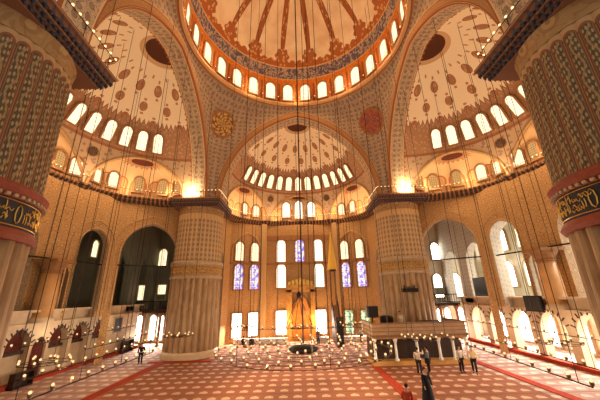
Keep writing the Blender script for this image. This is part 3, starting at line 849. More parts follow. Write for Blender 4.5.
for o in PILS[:2]:
    for ch in o.children:
        if ch.name.startswith('inscription_band'):
            ch.data = ch.data.copy(); ch.data.materials[0] = MAT['neck']
        if ch.name.startswith('panelled_shaft'):
            ch.data = ch.data.copy(); ch.data.materials[0] = MAT['rows']
        if ch.name.startswith(('upper_moulding', 'lower_moulding')):
            ch.data = ch.data.copy(); ch.data.materials[0] = MAT['frame_pale']

# columns of the galleries
def make_column():
    t = empty('column', (0, 0, 0), '', 'column')
    bm = bmesh.new(); lathe(bm, [(.82, 0), (.82, .18), (.72, .34), (.6, .34)], 28); obj('base', bm, 'marble', t)
    bm = bmesh.new(); lathe(bm, [(.66, .3), (.68, 1.5), (.62, 3.62)], 28); obj('shaft', bm, 'column', t, True)
    bm = bmesh.new(); lathe(bm, [(.6, 3.6), (.7, 3.62), (.7, 3.74), (.62, 3.78), (.78, 4.05), (.95, 4.35), (.95, 4.4)], 16)
    box(bm, (0, 0, 4.5), (2.0, 2.0, .22)); obj('capital', bm, 'wood', t)
    return t
MAT['column'] = plain('veined_column_marble', (.64, .34, .13), .45, 0, .35, .2, 1.2)
cpt = make_column()
for i, (x, y, lb) in enumerate(((-19.8, 23.3, 'orange-lit column on the left gallery, just past the nearest left pillar'), (19.8, 23.3, 'pale column on the right gallery, just past the nearest right pillar'))):
    o = cpt if i == 0 else copy_tree(cpt); o.location = (x, y, 4.02); o['label'] = lb; o['group'] = 'gallery columns'

# railing and posts of the corner galleries
for s, w in ((-1, 'left'), (1, 'right')):
    t = empty('gallery_railing', (s * 16.9, 37.7, 4.17), 'dark railing of the corner gallery seen through the big %s arch' % w, 'railing', 'corner gallery railings')
    bm = bmesh.new(); box(bm, (0, 0, 1.0), (6.6, .1, .1)); box(bm, (0, 0, .1), (6.6, .08, .08)); obj('rail', bm, 'iron', t)
    bm = bmesh.new()
    for k in range(23): box(bm, (-3.25 + k * .295, 0, .52), (.045, .05, .95))
    obj('balusters', bm, 'iron', t)
    for k, x in enumerate((15.2, 17.4, 19.4)):
        bm = bmesh.new(); lathe(bm, [(.26, 0), (.26, .15), (.17, .25), (.16, 3.3), (.3, 3.65), (.3, 3.83)], 14)
        o = obj('gallery_post', bm, 'wood', None, True, (s * x, 37.9, 0))
        tag(o, '%s slim post under the %s corner gallery' % (('innermost', 'middle', 'outermost')[k], w), 'post', 'slim posts under the corner galleries')
    bm = bmesh.new(); box(bm, (s * 17.3, 40.85, 5.6), (5.6, .12, .9))
    tag(obj('cloth_hanging', bm, 'grey_green'), 'plain grey-green hanging on the far wall of the %s corner gallery' % w, 'hanging')

# tie rods across the arches
def rod(a, b, lb, r=.07):
    bm = bmesh.new(); tube(bm, [a, b], r, 6)
    tag(obj('tie_rod', bm, 'iron'), lb, 'tie rod', 'iron tie rods')
for s, w in ((-1, 'left'), (1, 'right')):
    d = Vector((Q2[0] - Q0[0], Q2[1] - Q0[1], 0)).normalized(); q = Vector((Q0[0], Q0[1], 8.75))
    a, b = q + d * 1.25, q + d * 5.75
    rod((-s * a.x, a.y - .2, a.z), (-s * b.x, b.y - .2, b.z), 'iron tie rod across the big %s arch beside the far pillar' % w)
    rod((s * 19.0, 27.75, 8.7), (s * 19.7, 24.0, 8.7), 'iron tie rod between the %s gallery column and the big arch' % w)
    rod((s * 19.8, 22.7, 8.7), (s * 20.84, 17.0, 8.7), 'iron tie rod running from the %s gallery column behind the nearest pillar' % w)

# ------------------------------------------------------------------ lamps
bm = bmesh.new(); lathe(bm, [(.02, -.17), (.06, -.14), (.075, -.06), (.08, -.03), (.07, -.03)], 10, (0, 0, 0), 0)
r = bmesh.ops.create_icosphere(bm, subdivisions=2, radius=.062, matrix=Matrix.Translation((0, 0, .02)))
for v in r['verts']:
    for f in v.link_faces: f.material_index = 1
lamp_me = bpy.data.meshes.new('lamp')
for f in bm.faces: f.smooth = True
bm.to_mesh(lamp_me); bm.free(); lamp_me.materials.append(MAT['glass']); lamp_me.materials.append(MAT['flame'])
bm = bmesh.new(); bmesh.ops.create_icosphere(bm, subdivisions=1, radius=.062); bulb_me = bpy.data.meshes.new('bulb'); bm.to_mesh(bulb_me); bm.free(); bulb_me.materials.append(MAT['bulb'])
def put(name, me, loc, parent):
    o = bpy.data.objects.new(name, me); o.location = loc; return link(o, parent)
def light(x, y, z, w, col=(1, .78, .52), rad=.05):
    w *= LK
    l = bpy.data.lights.new('lamp_light', 'POINT'); l.energy = w; l.color = col; l.shadow_soft_size = rad
    o = bpy.data.objects.new('lamp_light', l); o.location = (x, y, z); COL.objects.link(o)
def roof_z(x, y):
    dx, dy = abs(x), abs(y - CY); rr = sqrt(x * x + (y - CY) ** 2)
    if rr < 9.9: return 32.6 + DOFF + RISE * sqrt(max(0, 1 - (rr / 9.95) ** 2)) - .05
    if dx > AX - .5: return z_on(ARY, ZS, ZC, dy) if dx > AX - .1 else z_on(ARY + .75, ZS, ZC + .75, dy) + .15
    if dy > AY - .5:
        d = max(0, y - yb); return z_on(ARX, ZS, ZC, sqrt(x * x + d * d)) - .03
    return 28.3
def ring_chandelier(loc, rings, label, hub=0.0, cables=6, cone=None):
    x0, y0, z0 = loc
    t = empty('ring_chandelier', loc, label, 'chandelier', 'ring chandeliers')
    for r, n in rings:
        bm = bmesh.new(); m = max(24, int(r * 14)); tube(bm, [(r * cos(2 * pi * k / m), r * sin(2 * pi * k / m), -.18) for k in range(m)], .016, 5, 0, True)
        obj('iron_ring', bm, 'iron', t)
        for k in range(n):
            a = 2 * pi * (k + .35 * r) / n; put('lamp', lamp_me, (r * cos(a), r * sin(a), .0 + random.uniform(-.06, .06)), t)
    R = rings[-1][0]
    bm = bmesh.new()
    for k in range(6):
        a = pi * k / 3 + .3; tube(bm, [(0, 0, -.2), (R * cos(a), R * sin(a), -.2)], .014, 4)
    obj('spokes', bm, 'iron', t)
    if hub:
        bm = bmesh.new(); lathe(bm, [(.1, -.38), (hub * .8, -.34), (hub, -.2), (hub, -.06), (hub * .5, .06), (.1, .1)], 28); obj('hub', bm, 'iron', t, True)
    if cone:
        bm = bmesh.new()
        for k in range(10):
            a = 2 * pi * k / 10; tube(bm, [(R * cos(a), R * sin(a), -.15), (.1 * cos(a), .1 * sin(a), cone)], .035, 4)
        lathe(bm, [(.05, cone - .2), (.22, cone - .1), (.3, cone + .15), (.16, cone + .4), (.04, cone + .55)], 12)
        obj('chain_cone', bm, 'iron', t)
        bm = bmesh.new(); tube(bm, [(0, 0, cone), (0, 0, roof_z(x0, y0) - z0)], .03, 5); obj('suspension_cable', bm, 'cable', t)
    else:
        for rr in ([R] if R < 3 else [R, rings[len(rings) // 2][0]]):
            for k in range(cables):
                a = 2 * pi * (k + .37) / cables + rr
                x, y = rr * cos(a), rr * sin(a)
                bm = bmesh.new(); tube(bm, [(x, y, -.18), (x, y, roof_z(x0 + x, y0 + y) - z0)], .019, 4); obj('suspension_cable', bm, 'cable', t)
    return t
t = ring_chandelier((0, 20.5, 2.35), [(1.7, 10), (2.6, 15), (3.6, 20), (4.6, 25), (5.5, 30)], 'huge central chandelier of concentric iron lamp rings low over the carpet', .95, 7)
bm = bmesh.new(); tube(bm, [(0, 0, .15), (0, 0, 37.6)], .06, 6); obj('main_cable', bm, 'cable', t)
ring_chandelier((-.25, 34, 2.3), [(1.0, 6), (1.5, 10)], 'small chandelier under a cone of chains before the mihrab', 0, 6, 3.1)
for x, y, z, lb in ((-14.2, 17.6, 2.5, 'small lamp ring close to the dark doorway of the left arcade'),
                    (-10.6, 26.7, 2.6, 'small lamp ring hanging before the foot of the far left pillar'),
                    (15.8, 19.4, 2.5, 'small lamp ring over the right aisle near the right edge'),
                    (8.3, 22.4, 2.5, 'small lamp ring before the front of the wooden platform'),
                    (-6.2, 32.5, 2.6, 'small lamp ring left of the chain-cone chandelier, near the far wall'),
                    (5.2, 32.8, 2.6, 'small lamp ring right of the chain-cone chandelier, by the pulpit')):
    ring_chandelier((x, y, z), [(.55, 4), (1.15, 8)], lb, 0, 3)
def lamp_rail(a, b, z, lb, step=.95, pw=45):
    a = Vector((*a, z)); b = Vector((*b, z)); d = b - a; n = int(d.length / step)
    t = empty('lamp_rail', a, lb, 'lamp rail', 'straight lamp rails')
    bm = bmesh.new(); tube(bm, [(0, 0, -.2), d + Vector((0, 0, -.2))], .03, 5); obj('bar', bm, 'iron', t)
    for k in range(n + 1): put('lamp', lamp_me, d * (k / n), t)
    for k in range(4):
        p = d * ((k + .15) / 3.3); w = a + p
        bm = bmesh.new(); tube(bm, [(p.x, p.y, -.2), (p.x, p.y, roof_z(w.x, w.y) - z)], .019, 4); obj('suspension_cable', bm, 'cable', t)
    m = a + d * .5
    for f in (.25, .75):
        q = a + d * f; light(q.x, q.y, q.z + .25, pw)
lamp_rail((-10.2, 11.2), (-10.1, 21.3), 2.3, 'lamp rail over the left side of the nave carpet')
lamp_rail((-12.75, 14.8), (-12.8, 27.5), 2.3, 'lamp rail above the left red runner')
lamp_rail((-19.0, 20.6), (-19.0, 35), 2.8, 'lamp rail along the face of the left arcade', .95, 14)
lamp_rail((-15.8, 23), (-15.8, 33.5), 2.3, 'lamp rail in the middle of the left aisle')
lamp_rail((10.3, 11.8), (11.2, 25.0), 2.3, 'lamp rail over the right side of the nave, ending at the platform')
lamp_rail((12.8, 13.8), (13.8, 24.0), 2.3, 'lamp rail above the right red runner')
lamp_rail((19.0, 18.6), (19.0, 35), 2.5, 'lamp rail along the face of the right arcade', .95, 14)
lamp_rail((-6.8, 30.2), (6.0, 30.2), 2.6, 'lamp rail across the nave beyond the central rings')
for k in range(9):
    a = 2 * pi * k / 9; light(4.1 * cos(a), 20.5 + 4.1 * sin(a), 2.75, 90)
light(-.25, 34, 3.2, 120)
for x in (-1.9, 1.6): light(x, 39.0, 2.4, 130, (1, .5, .14))  # bodiless lights added for the orange glow on the niche
# suspension cables of lamps that hang behind the camera's field
# strings of bulbs on posts along the ledges
def light_string(path, z, lb, step, inset, toward):
    acc = 0; pts = []; last = None
    dense = []
    for p, q in zip(path, path[1:]):
        p, q = Vector(p), Vector(q); n = max(1, int((q - p).length / .08))
        dense += [p.lerp(q, k / n) for k in range(n)]
    dense.append(Vector(path[-1]))
    t = empty('light_string', (path[0][0], path[0][1], z), lb, 'string lights', 'strings of bulbs along the ledges')
    o = Vector((path[0][0], path[0][1], z)); nxt = 0; out = []; P = []
    for i, p in enumerate(dense):
        if i: acc += (p - dense[i - 1]).length
        q = Vector((p.x, p.y, z)) + toward(p) * inset
        if acc >= nxt and len(out) < 100:
            nxt += step; out.append(q)
    bm = bmesh.new(); tube(bm, [q - o for q in out], .022, 4); obj('handrail', bm, 'iron', t)
    for q in out[::4]:
        bm = bmesh.new(); tube(bm, [q - o, q - o - Vector((0, 0, z - (ZS if z < 20 else ZR + .03)))], .02, 4); obj('post', bm, 'iron', t)
    for q in out: put('bulb', bulb_me, q - o + Vector((0, 0, .08)), t)
    return out
sF = light_string(baseF, ZS + .75, 'string of bulbs along the ledge under the half dome above the mihrab', .36, .35, toF)
sL = light_string(baseL, ZS + .75, 'string of bulbs along the curved ledge under the left half dome', .42, .35, toL)
sR = light_string(baseR, ZS + .75, 'string of bulbs along the curved ledge under the right half dome', .42, .35, toR)
cir = [(9.9 * cos(2 * pi * k / 90), CY + 9.9 * sin(2 * pi * k / 90), 0) for k in range(91)]
light_string([Vector(c) for c in cir], ZR + .8, 'ring of bulbs round the foot of the main dome below its windows', .66, 0, lambda p: Vector((0, 0, 0)))
for s, sy, w in ((-1, 1, 'far left'), (1, 1, 'far right'), (-1, -1, 'nearest left'), (1, -1, 'nearest right')):
    x, y, h = s * (HX if sy > 0 else 11.7), CY + HY if sy > 0 else 8.6, 2.65
    if sy > 0: pth = [(x - s * -h * 0 - s * h * -1, y - h, 0), (x - s * h, y - h, 0), (x - s * h, y + h * .8, 0)]
    else: pth = [(x - s * h, y - h, 0), (x - s * h, y + h, 0), (x + s * h, y + h, 0)]
    light_string([Vector(p) for p in pth], ZS + .8, 'string of bulbs on the cornice railing of the %s pillar' % w, .4, 0, lambda p: Vector((0, 0, 0)))
# lamps' light along the ledges
for out, st in ((sF, 9), (sL, 9), (sR, 9)):
    for q in out[4::st]:
        v = (Vector((0, CY, 0)) - Vector((q.x, q.y, 0))).normalized() * .9
        light(q.x + v.x, q.y + v.y, q.z + .1, 50, (1, .68, .38), .03)
for k in range(10):
    a = 2 * pi * (k + .5) / 10; light(8.7 * cos(a), CY + 8.7 * sin(a), ZR + .7, 75, (1, .6, .28), .03)
# floodlights on the cornices of the far pillars and hidden on the near ones
for x, y, lb, e in ((-11.9, 30.0, 'bright floodlight on the cornice of the far left pillar', 190), (11.9, 30.0, 'bright floodlight on the cornice of the far right pillar', 190)):
    t = empty('floodlight', (x, y, ZS + .05), lb, 'floodlight', 'cornice floodlights')
    bm = bmesh.new(); box(bm, (0, 0, .35), (.5, .3, .4)); box(bm, (0, 0, .07), (.3, .3, .14)); obj('housing', bm, 'iron', t)
    bm = bmesh.new(); box(bm, (0, -.17, .38), (.44, .04, .34)); obj('lens', bm, 'lens', t)
    light(x, y - .8, ZS + .75, e, (1, .7, .4), .08)

# daylight falling in through the ground-floor windows and doors
def daylight(x, y, z, tx, ty, w, cone=95):
    l = bpy.data.lights.new('window_daylight', 'SPOT'); l.energy = w; l.color = (1, .93, .82); l.spot_size = radians(cone); l.spot_blend = .7; l.shadow_soft_size = .05
    o = bpy.data.objects.new('window_daylight', l); o.location = (x, y, z); COL.objects.link(o)
    o.rotation_euler = (Vector((tx, ty, 0)) - Vector((x, y, z))).to_track_quat('-Z', 'Y').to_euler()
for x in (-7.9, -6.1, -2.65, 2.65, 6.1, 7.9): daylight(x, 40.3 if abs(x) < 7 else 39.0, 3.3, x * .97, 37.6 if abs(x) < 7 else 36.4, 4500)
for s in (-1, 1):
    for x in (15.5, 19.1, 21.9): daylight(s * x, 40.5, 3.2, s * x * .96, 38, 4000)
for y in (14.8, 18.1, 21.4, 24.7, 28, 31.3, 34.6): daylight(24.4, y, 3.3, 19.6, y - .3, 5500)
for y in (14.8, 18.1, 21.4, 24.7, 28, 31.3, 34.6): daylight(24.3, y, 11.8, 20.5, y, 900, 120)
# ------------------------------------------------------------------ floor furniture
def simple(name, bm, mat, label, cat, group=None, loc=None, smooth=False): return tag(obj(name, bm, mat, None, smooth, loc), label, cat, group)
for x, y0, y1, w, lb in ((-12.75, 11.7, 28.8, .6, 'red carpet runner along the left row of pillars'), (14.15, 11.7, 29.4, .6, 'red carpet runner along the right row of pillars'),
                         (5.72, 12, 25.3, .6, 'red carpet runner leading to the corner of the wooden platform')):
    bm = bmesh.new(); box(bm, (x, (y0 + y1) / 2, .02), (w, y1 - y0, .04)); simple('carpet_runner', bm, 'red_carpet', lb, 'carpet', 'red carpet runners')
for s, w in ((-1, 'left'), (1, 'right')):
    bm = bmesh.new(); box(bm, (s * 19.75, 24.8, .14), (.45, 25.6, .28)); simple('red_kerb', bm, 'red_carpet', 'red carpeted kerb along the foot of the %s arcade' % w, 'kerb', 'red kerbs')
bm = bmesh.new(); box(bm, (-11.15, 29.05, .03), (5.7, .5, .06)); simple('red_mat', bm, 'red_carpet', 'red strip of carpet before the foot of the far left pillar', 'carpet')

MAT['mihrab'] = plain('mihrab_stone', (.58, .3, .08), .6, 0, .3, .35, 2); MAT['mihrab_in'] = plain('mihrab_niche_stone', (.5, .22, .05), .6, 0, .3, .4, 2)
MAT['gold_cap'] = plain('golden_cap', (.95, .62, .1), .45, 0.0, .4, .15)
MAT['parapet'] = plain('parapet_wood', (.36, .2, .1), .5, 0, .3, .25, 2); MAT['plinth_wood'] = plain('plinth_wood', (.6, .3, .08), .6, 0, .2, .2, 2)
for x0, x1, lb in ((-8.2, -1.7, 'low white kerb added in place of daylight glare on the floor, left of the prayer niche'), (1.7, 3.3, 'short white kerb added in place of daylight glare, between the prayer niche and the pulpit'), (5.1, 8.0, 'low white kerb added in place of daylight glare on the floor, right of the pulpit')):  # kerbs added to stand in for the bright daylight band on the floor
    bm = bmesh.new(); box(bm, ((x0 + x1) / 2, 38.0, .3), (x1 - x0, .5, .5)); box(bm, ((x0 + x1) / 2, 38.0, .58), (x1 - x0 + .06, .6, .08)); box(bm, ((x0 + x1) / 2, 38.0, .04), (x1 - x0 + .06, .6, .08)); simple('glare_kerb', bm, 'white_marble', lb, 'kerb', 'white kerbs added for floor glare')
# mihrab niche
t = empty('mihrab', (0, 40.5, 0), 'tall orange-lit prayer niche at the middle of the far wall', 'prayer niche')
bm = bmesh.new()
box(bm, (-1.55, -.2, 3.1), (.7, .5, 6.2)); box(bm, (1.55, -.2, 3.1), (.7, .5, 6.2)); box(bm, (0, -.2, 6.35), (3.8, .5, .9)); obj('surround', bm, 'mihrab', t)
bm = bmesh.new(); L = bm.loops.layers.uv.new('UVMap')
V = [[bm.verts.new((1.2 * k_ * cos(pi * i / 12), -.42 + .36 * k_ * sin(pi * i / 12), z)) for i in range(13)] for z, k_ in ((0, 1), (3.6, 1), (4.3, .8), (5.0, .5), (5.7, .12))]
for A, B in zip(V, V[1:]):
    for i in range(12): bm.faces.new((A[i], A[i + 1], B[i + 1], B[i]))
obj('niche', bm, 'mihrab_in', t, True)
bm = bmesh.new()
for k in range(7): box(bm, (-1.5 + k * .5, -.2, 7.0 + .22 * (1 - abs(k - 3) / 3)), (.34, .3, .5 + .5 * (1 - abs(k - 3) / 3)))
obj('cresting', bm, 'gold', t)
# pulpit (minbar)
t = empty('pulpit', (4.2, 36.2, 0), 'tall narrow pulpit with a pointed golden cap, right of the prayer niche', 'pulpit')
bm = bmesh.new(); q = [(-1.9, 0), (2.4, 0), (2.4, 4.6), (1.6, 4.6), (-1.9, .5)]
for s in (-1, 1):
    A = [bm.verts.new((s * .62, y, z)) for y, z in q]; B = [bm.verts.new((s * .5, y, z)) for y, z in q]
    bm.faces.new(A); bm.faces.new(B[::-1])
    for k in range(5): bm.faces.new((A[k], A[(k + 1) % 5], B[(k + 1) % 5], B[k]))
bmesh.ops.recalc_face_normals(bm, faces=bm.faces); obj('side_panels', bm, 'dark_wood', t)
bm = bmesh.new()
for k in range(14): box(bm, (0, -1.8 + k * .25, .16 + k * .15), (1.0, .26, .32 + k * .3))
obj('stairs', bm, 'wood', t)
bm = bmesh.new()
for s in (-1, 1):
    tube(bm, [(s * .58, -1.9, 1.2), (s * .58, 1.6, 5.5)], .07, 5)
    for k in range(12): tube(bm, [(s * .58, -1.9 + k * .29, .5 + k * .34), (s * .58, -1.9 + k * .29, 1.2 + k * .357)], .03, 4)
obj('balustrade', bm, 'dark_wood', t)
bm = bmesh.new()
for s in (-1, 1): box(bm, (s * .55, -2.05, 1.45), (.2, .24, 2.9))
box(bm, (0, -2.05, 2.95), (1.4, .3, .3)); obj('portal', bm, 'dark_wood', t)
bm = bmesh.new(); box(bm, (0, -2.0, 1.4), (.9, .06, 2.7)); obj('curtain', bm, 'black', t)
bm = bmesh.new()
for sx in (-1, 1):
    for sy in (0, 1): box(bm, (sx * .52, 1.55 + sy * .95, 6.5), (.12, .12, 3.9))
box(bm, (0, 2.0, 8.45), (1.35, 1.3, .2)); obj('canopy_frame', bm, 'dark_wood', t)
bm = bmesh.new(); lathe(bm, [(.66, 8.55), (.62, 8.9), (.34, 11.0), (.1, 13.0), (.02, 13.6)], 10, (0, 2.0, 0)); obj('gilt_cap', bm, 'gold_cap', t).scale.x = 1.7
t.scale.x = .58
# wooden platform (loge) against the far right pillar
t = empty('wooden_platform', (9.6, 27.4, 0), 'raised wooden platform on pale posts with a panelled parapet before the right pillar', 'platform')
bm = bmesh.new(); box(bm, (0, 0, 2.05), (7.7, 3.8, .25)); obj('deck', bm, 'wood', t)
bm = bmesh.new(); box(bm, (0, .1, .16), (7.9, 3.9, .32)); obj('plinth', bm, 'plinth_wood', t)
bm = bmesh.new(); box(bm, (0, -1.86, 2.62), (7.7, .1, .9)); box(bm, (-3.82, 0, 2.62), (.1, 3.8, .9)); box(bm, (3.82, 0, 2.62), (.1, 3.8, .9)); par = obj('parapet', bm, 'parapet', t)
bm = bmesh.new()
for z, h, d in ((3.1, .12, .2), (2.78, .05, .14), (2.5, .05, .14), (2.16, .14, .18)):
    box(bm, (0, -1.9, z), (7.9, d, h)); box(bm, (-3.86, 0, z), (d, 3.9, h)); box(bm, (3.86, 0, z), (d, 3.9, h))
obj('moulding', bm, 'dark_trim', par)
for k, x in enumerate((-3.75, -2.05, -.3, 1.5, 2.65, 3.75)):
    bm = bmesh.new(); lathe(bm, [(.17, .3), (.17, .45), (.11, .5), (.1, 1.6), (.17, 1.8), (.17, 1.95)], 10); box(bm, (0, 0, 1.9), (.3, .3, .1)); obj('post', bm, 'white_marble', t, True).location = (x, -1.75, 0)
bm = bmesh.new(); box(bm, (0, -.9, 1.1), (7.5, .12, 1.8)); obj('shade_screen', bm, 'dark_wood', t)  # dark sheet close behind the posts, stands in for shade under the deck
for s in (-1, 1):
    bm = bmesh.new(); box(bm, (s * 3.55, .45, 1.1), (.12, 2.6, 1.8)); obj('side_screen', bm, 'dark_wood', t)
# things on the platform
t = empty('loudspeaker', (6.35, 27.6, 2.17), 'black box loudspeaker on a thin stand at the left end of the platform', 'loudspeaker')
bm = bmesh.new(); box(bm, (0, 0, 1.75), (1.0, .7, .95)); obj('cabinet', bm, 'black', t)
bm = bmesh.new(); box(bm, (0, -.36, 1.75), (.86, .03, .8)); obj('grille', bm, 'iron', t)
bm = bmesh.new(); tube(bm, [(0, 0, .05), (0, 0, 1.3)], .05, 6)
for k in range(3): tube(bm, [(0, 0, .35), (.35 * cos(k * 2.1), .35 * sin(k * 2.1), .03)], .025, 4)
obj('stand', bm, 'iron', t)
t = empty('armchair', (7.6, 27.6, 2.17), 'dark round-backed armchair on the platform left of the standing man', 'chair')
bm = bmesh.new()
for k in range(13):
    a = pi * k / 12; box(bm, (.5 * cos(a), .42 * sin(a), .85), (.16, .16, .85 + .25 * sin(a)), Matrix.Rotation(a, 4, 'Z'))
obj('backrest', bm, 'dark_wood', t)
bm = bmesh.new(); box(bm, (0, 0, .42), (.9, .8, .16)); obj('seat', bm, 'red_trim', t)
for sx in (-1, 1):
    for sy in (-1, 1):
        bm = bmesh.new(); box(bm, (sx * .38, sy * .32, .18), (.07, .07, .36)); obj('leg', bm, 'dark_wood', t)
t = empty('reading_stand', (11.3, 27.2, 2.17), 'low dark reading stand on the right half of the platform', 'reading stand')
bm = bmesh.new(); box(bm, (0, 0, .85), (1.7, .5, .06), Matrix.Rotation(.3, 4, 'X')); obj('board', bm, 'dark_wood', t)
for sx in (-1, 1):
    bm = bmesh.new(); box(bm, (sx * .7, 0, .42), (.08, .4, .84)); obj('side_support', bm, 'dark_wood', t)
# screens, shelves
def screen(loc, w, h, rz, lb):
    t = empty('display_board', loc, lb, 'board', 'dark boards on the right gallery'); t.rotation_euler.z = rz
    bm = bmesh.new(); box(bm, (0, 0, h / 2), (.14, w, h)); obj('casing', bm, 'black', t)
    bm = bmesh.new(); box(bm, (-.08, 0, h / 2), (.03, w - .2, h - .2)); obj('panel', bm, 'board', t)
    bm = bmesh.new(); box(bm, (.14, 0, h / 2), (.2, .3, .3)); obj('bracket', bm, 'iron', t)
MAT['board'] = plain('dark_board', (.03, .032, .036), .35, 0, .5)
screen((19.15, 31.5, 4.95), 3.1, 1.9, -.12, 'large dark board fixed on the right gallery parapet beside the big arch')
screen((19.38, 25.2, 3.75), 1.9, 1.25, 0, 'smaller dark board on the right arcade face near the gallery column')
def shelf(loc, lb, w=1.9, h=1.25):
    t = empty('low_bookcase', loc, lb, 'bookcase', 'low bookcases by the left arcade')
    bm = bmesh.new(); box(bm, (0, -w / 2 + .03, h / 2), (.4, .06, h)); box(bm, (0, w / 2 - .03, h / 2), (.4, .06, h)); box(bm, (-.18, 0, h / 2), (.04, w, h)); obj('carcass', bm, 'dark_wood', t)
    for z in (.06, h * .5, h - .03):
        bm = bmesh.new(); box(bm, (0, 0, z), (.42, w, .05)); obj('shelf', bm, 'dark_wood', t)
shelf((-19.25, 22.3, 0), 'dark low bookcase before the nearest left arcade arch', 1.5, .95)
shelf((-19.25, 34.8, 0), 'dark low bookcase at the far end of the left arcade')
# red door curtain in the narrow arch of the left arcade
t = empty('door_curtain', (-20.2, 24.0, 0), 'dark maroon curtain filling the narrow doorway of the left arcade', 'curtain')
bm = bmesh.new(); n = 24
for k in range(n):
    pass
V = [[bm.verts.new((.05 * sin(k * 1.6), -.6 + 1.2 * k / n, z)) for k in range(n + 1)] for z in (.02, 1.3, 2.6)]
for A, B in zip(V, V[1:]):
    for k in range(n): bm.faces.new((A[k], A[k + 1], B[k + 1], B[k]))
o = obj('drape', bm, 'maroon', t, True); md = o.modifiers.new('th', 'SOLIDIFY'); md.thickness = .03
bm = bmesh.new(); tube(bm, [(0, -.68, 2.62), (0, .68, 2.62)], .03, 6); obj('curtain_rod', bm, 'iron', t)
# picture panel beside the last arch of the left arcade
t = empty('framed_panel', (-19.96, 33.6, 2.9), 'dark framed panel above the far end of the left arcade', 'panel')
bm = bmesh.new(); box(bm, (0, 0, 0), (.08, 1.5, 1.6)); obj('frame', bm, 'frame_pale', t)
bm = bmesh.new(); box(bm, (.05, 0, 0), (.04, 1.25, 1.35)); obj('panel', bm, 'board', t)
# marble lamp holder on the right pillar
t = empty('wall_lantern', (10.7, 29.62, 5.7), 'dark iron bracket lantern fixed to the shaft of the far right pillar', 'lantern')
bm = bmesh.new(); box(bm, (0, -.3, 0), (1.5, .5, .35)); obj('tray', bm, 'iron', t)
bm = bmesh.new(); tube(bm, [(0, .15, .1), (0, -.3, .3)], .05, 5); tube(bm, [(-.5, -.3, .15), (-.5, -.3, .5)], .06, 5); tube(bm, [(.5, -.3, .15), (.5, -.3, .5)], .06, 5); obj('bracket', bm, 'iron', t)

# ------------------------------------------------------------------ people
SK = {}
def mat_c(col):
    k = 'cloth_%d_%d_%d' % tuple(int(c * 255) for c in col)
    if k not in MAT: MAT[k] = plain(k, col, .85, 0, .1, .15, 20)
    return k
def skin_obj(name, chains, mat, parent):
    """chains: list of [(x,y,z,r),...]; the first point of later chains may repeat an earlier one"""
    me = bpy.data.meshes.new(name); vs = []; rs = []; es = []; idx = {}
    roots = []
    for ch in chains:
        prev = None
        for p in ch:
            key = tuple(round(c, 4) for c in p[:3])
            if key not in idx:
                if prev is None: roots.append(len(vs))
                idx[key] = len(vs); vs.append(p[:3]); rs.append(p[3])
            if prev is not None: es.append((prev, idx[key]))
            prev = idx[key]
    me.from_pydata(vs, es, []); o = bpy.data.objects.new(name, me); link(o, parent)
    md = o.modifiers.new('skin', 'SKIN'); md.use_smooth_shade = True
    for i, r in enumerate(rs):
        r = (r, r) if not isinstance(r, tuple) else r
        me.skin_vertices[0].data[i].radius = r
    for i in roots: me.skin_vertices[0].data[i].use_root = True
    sb = o.modifiers.new('sub', 'SUBSURF'); sb.levels = sb.render_levels = 2
    me.materials.append(MAT[mat]); return o
MAT['skin'] = plain('skin', (.5, .27, .16), .6); MAT['hair'] = plain('hair', (.02, .014, .01), .7); MAT['eye'] = plain('eye', (.02, .015, .012), .3)
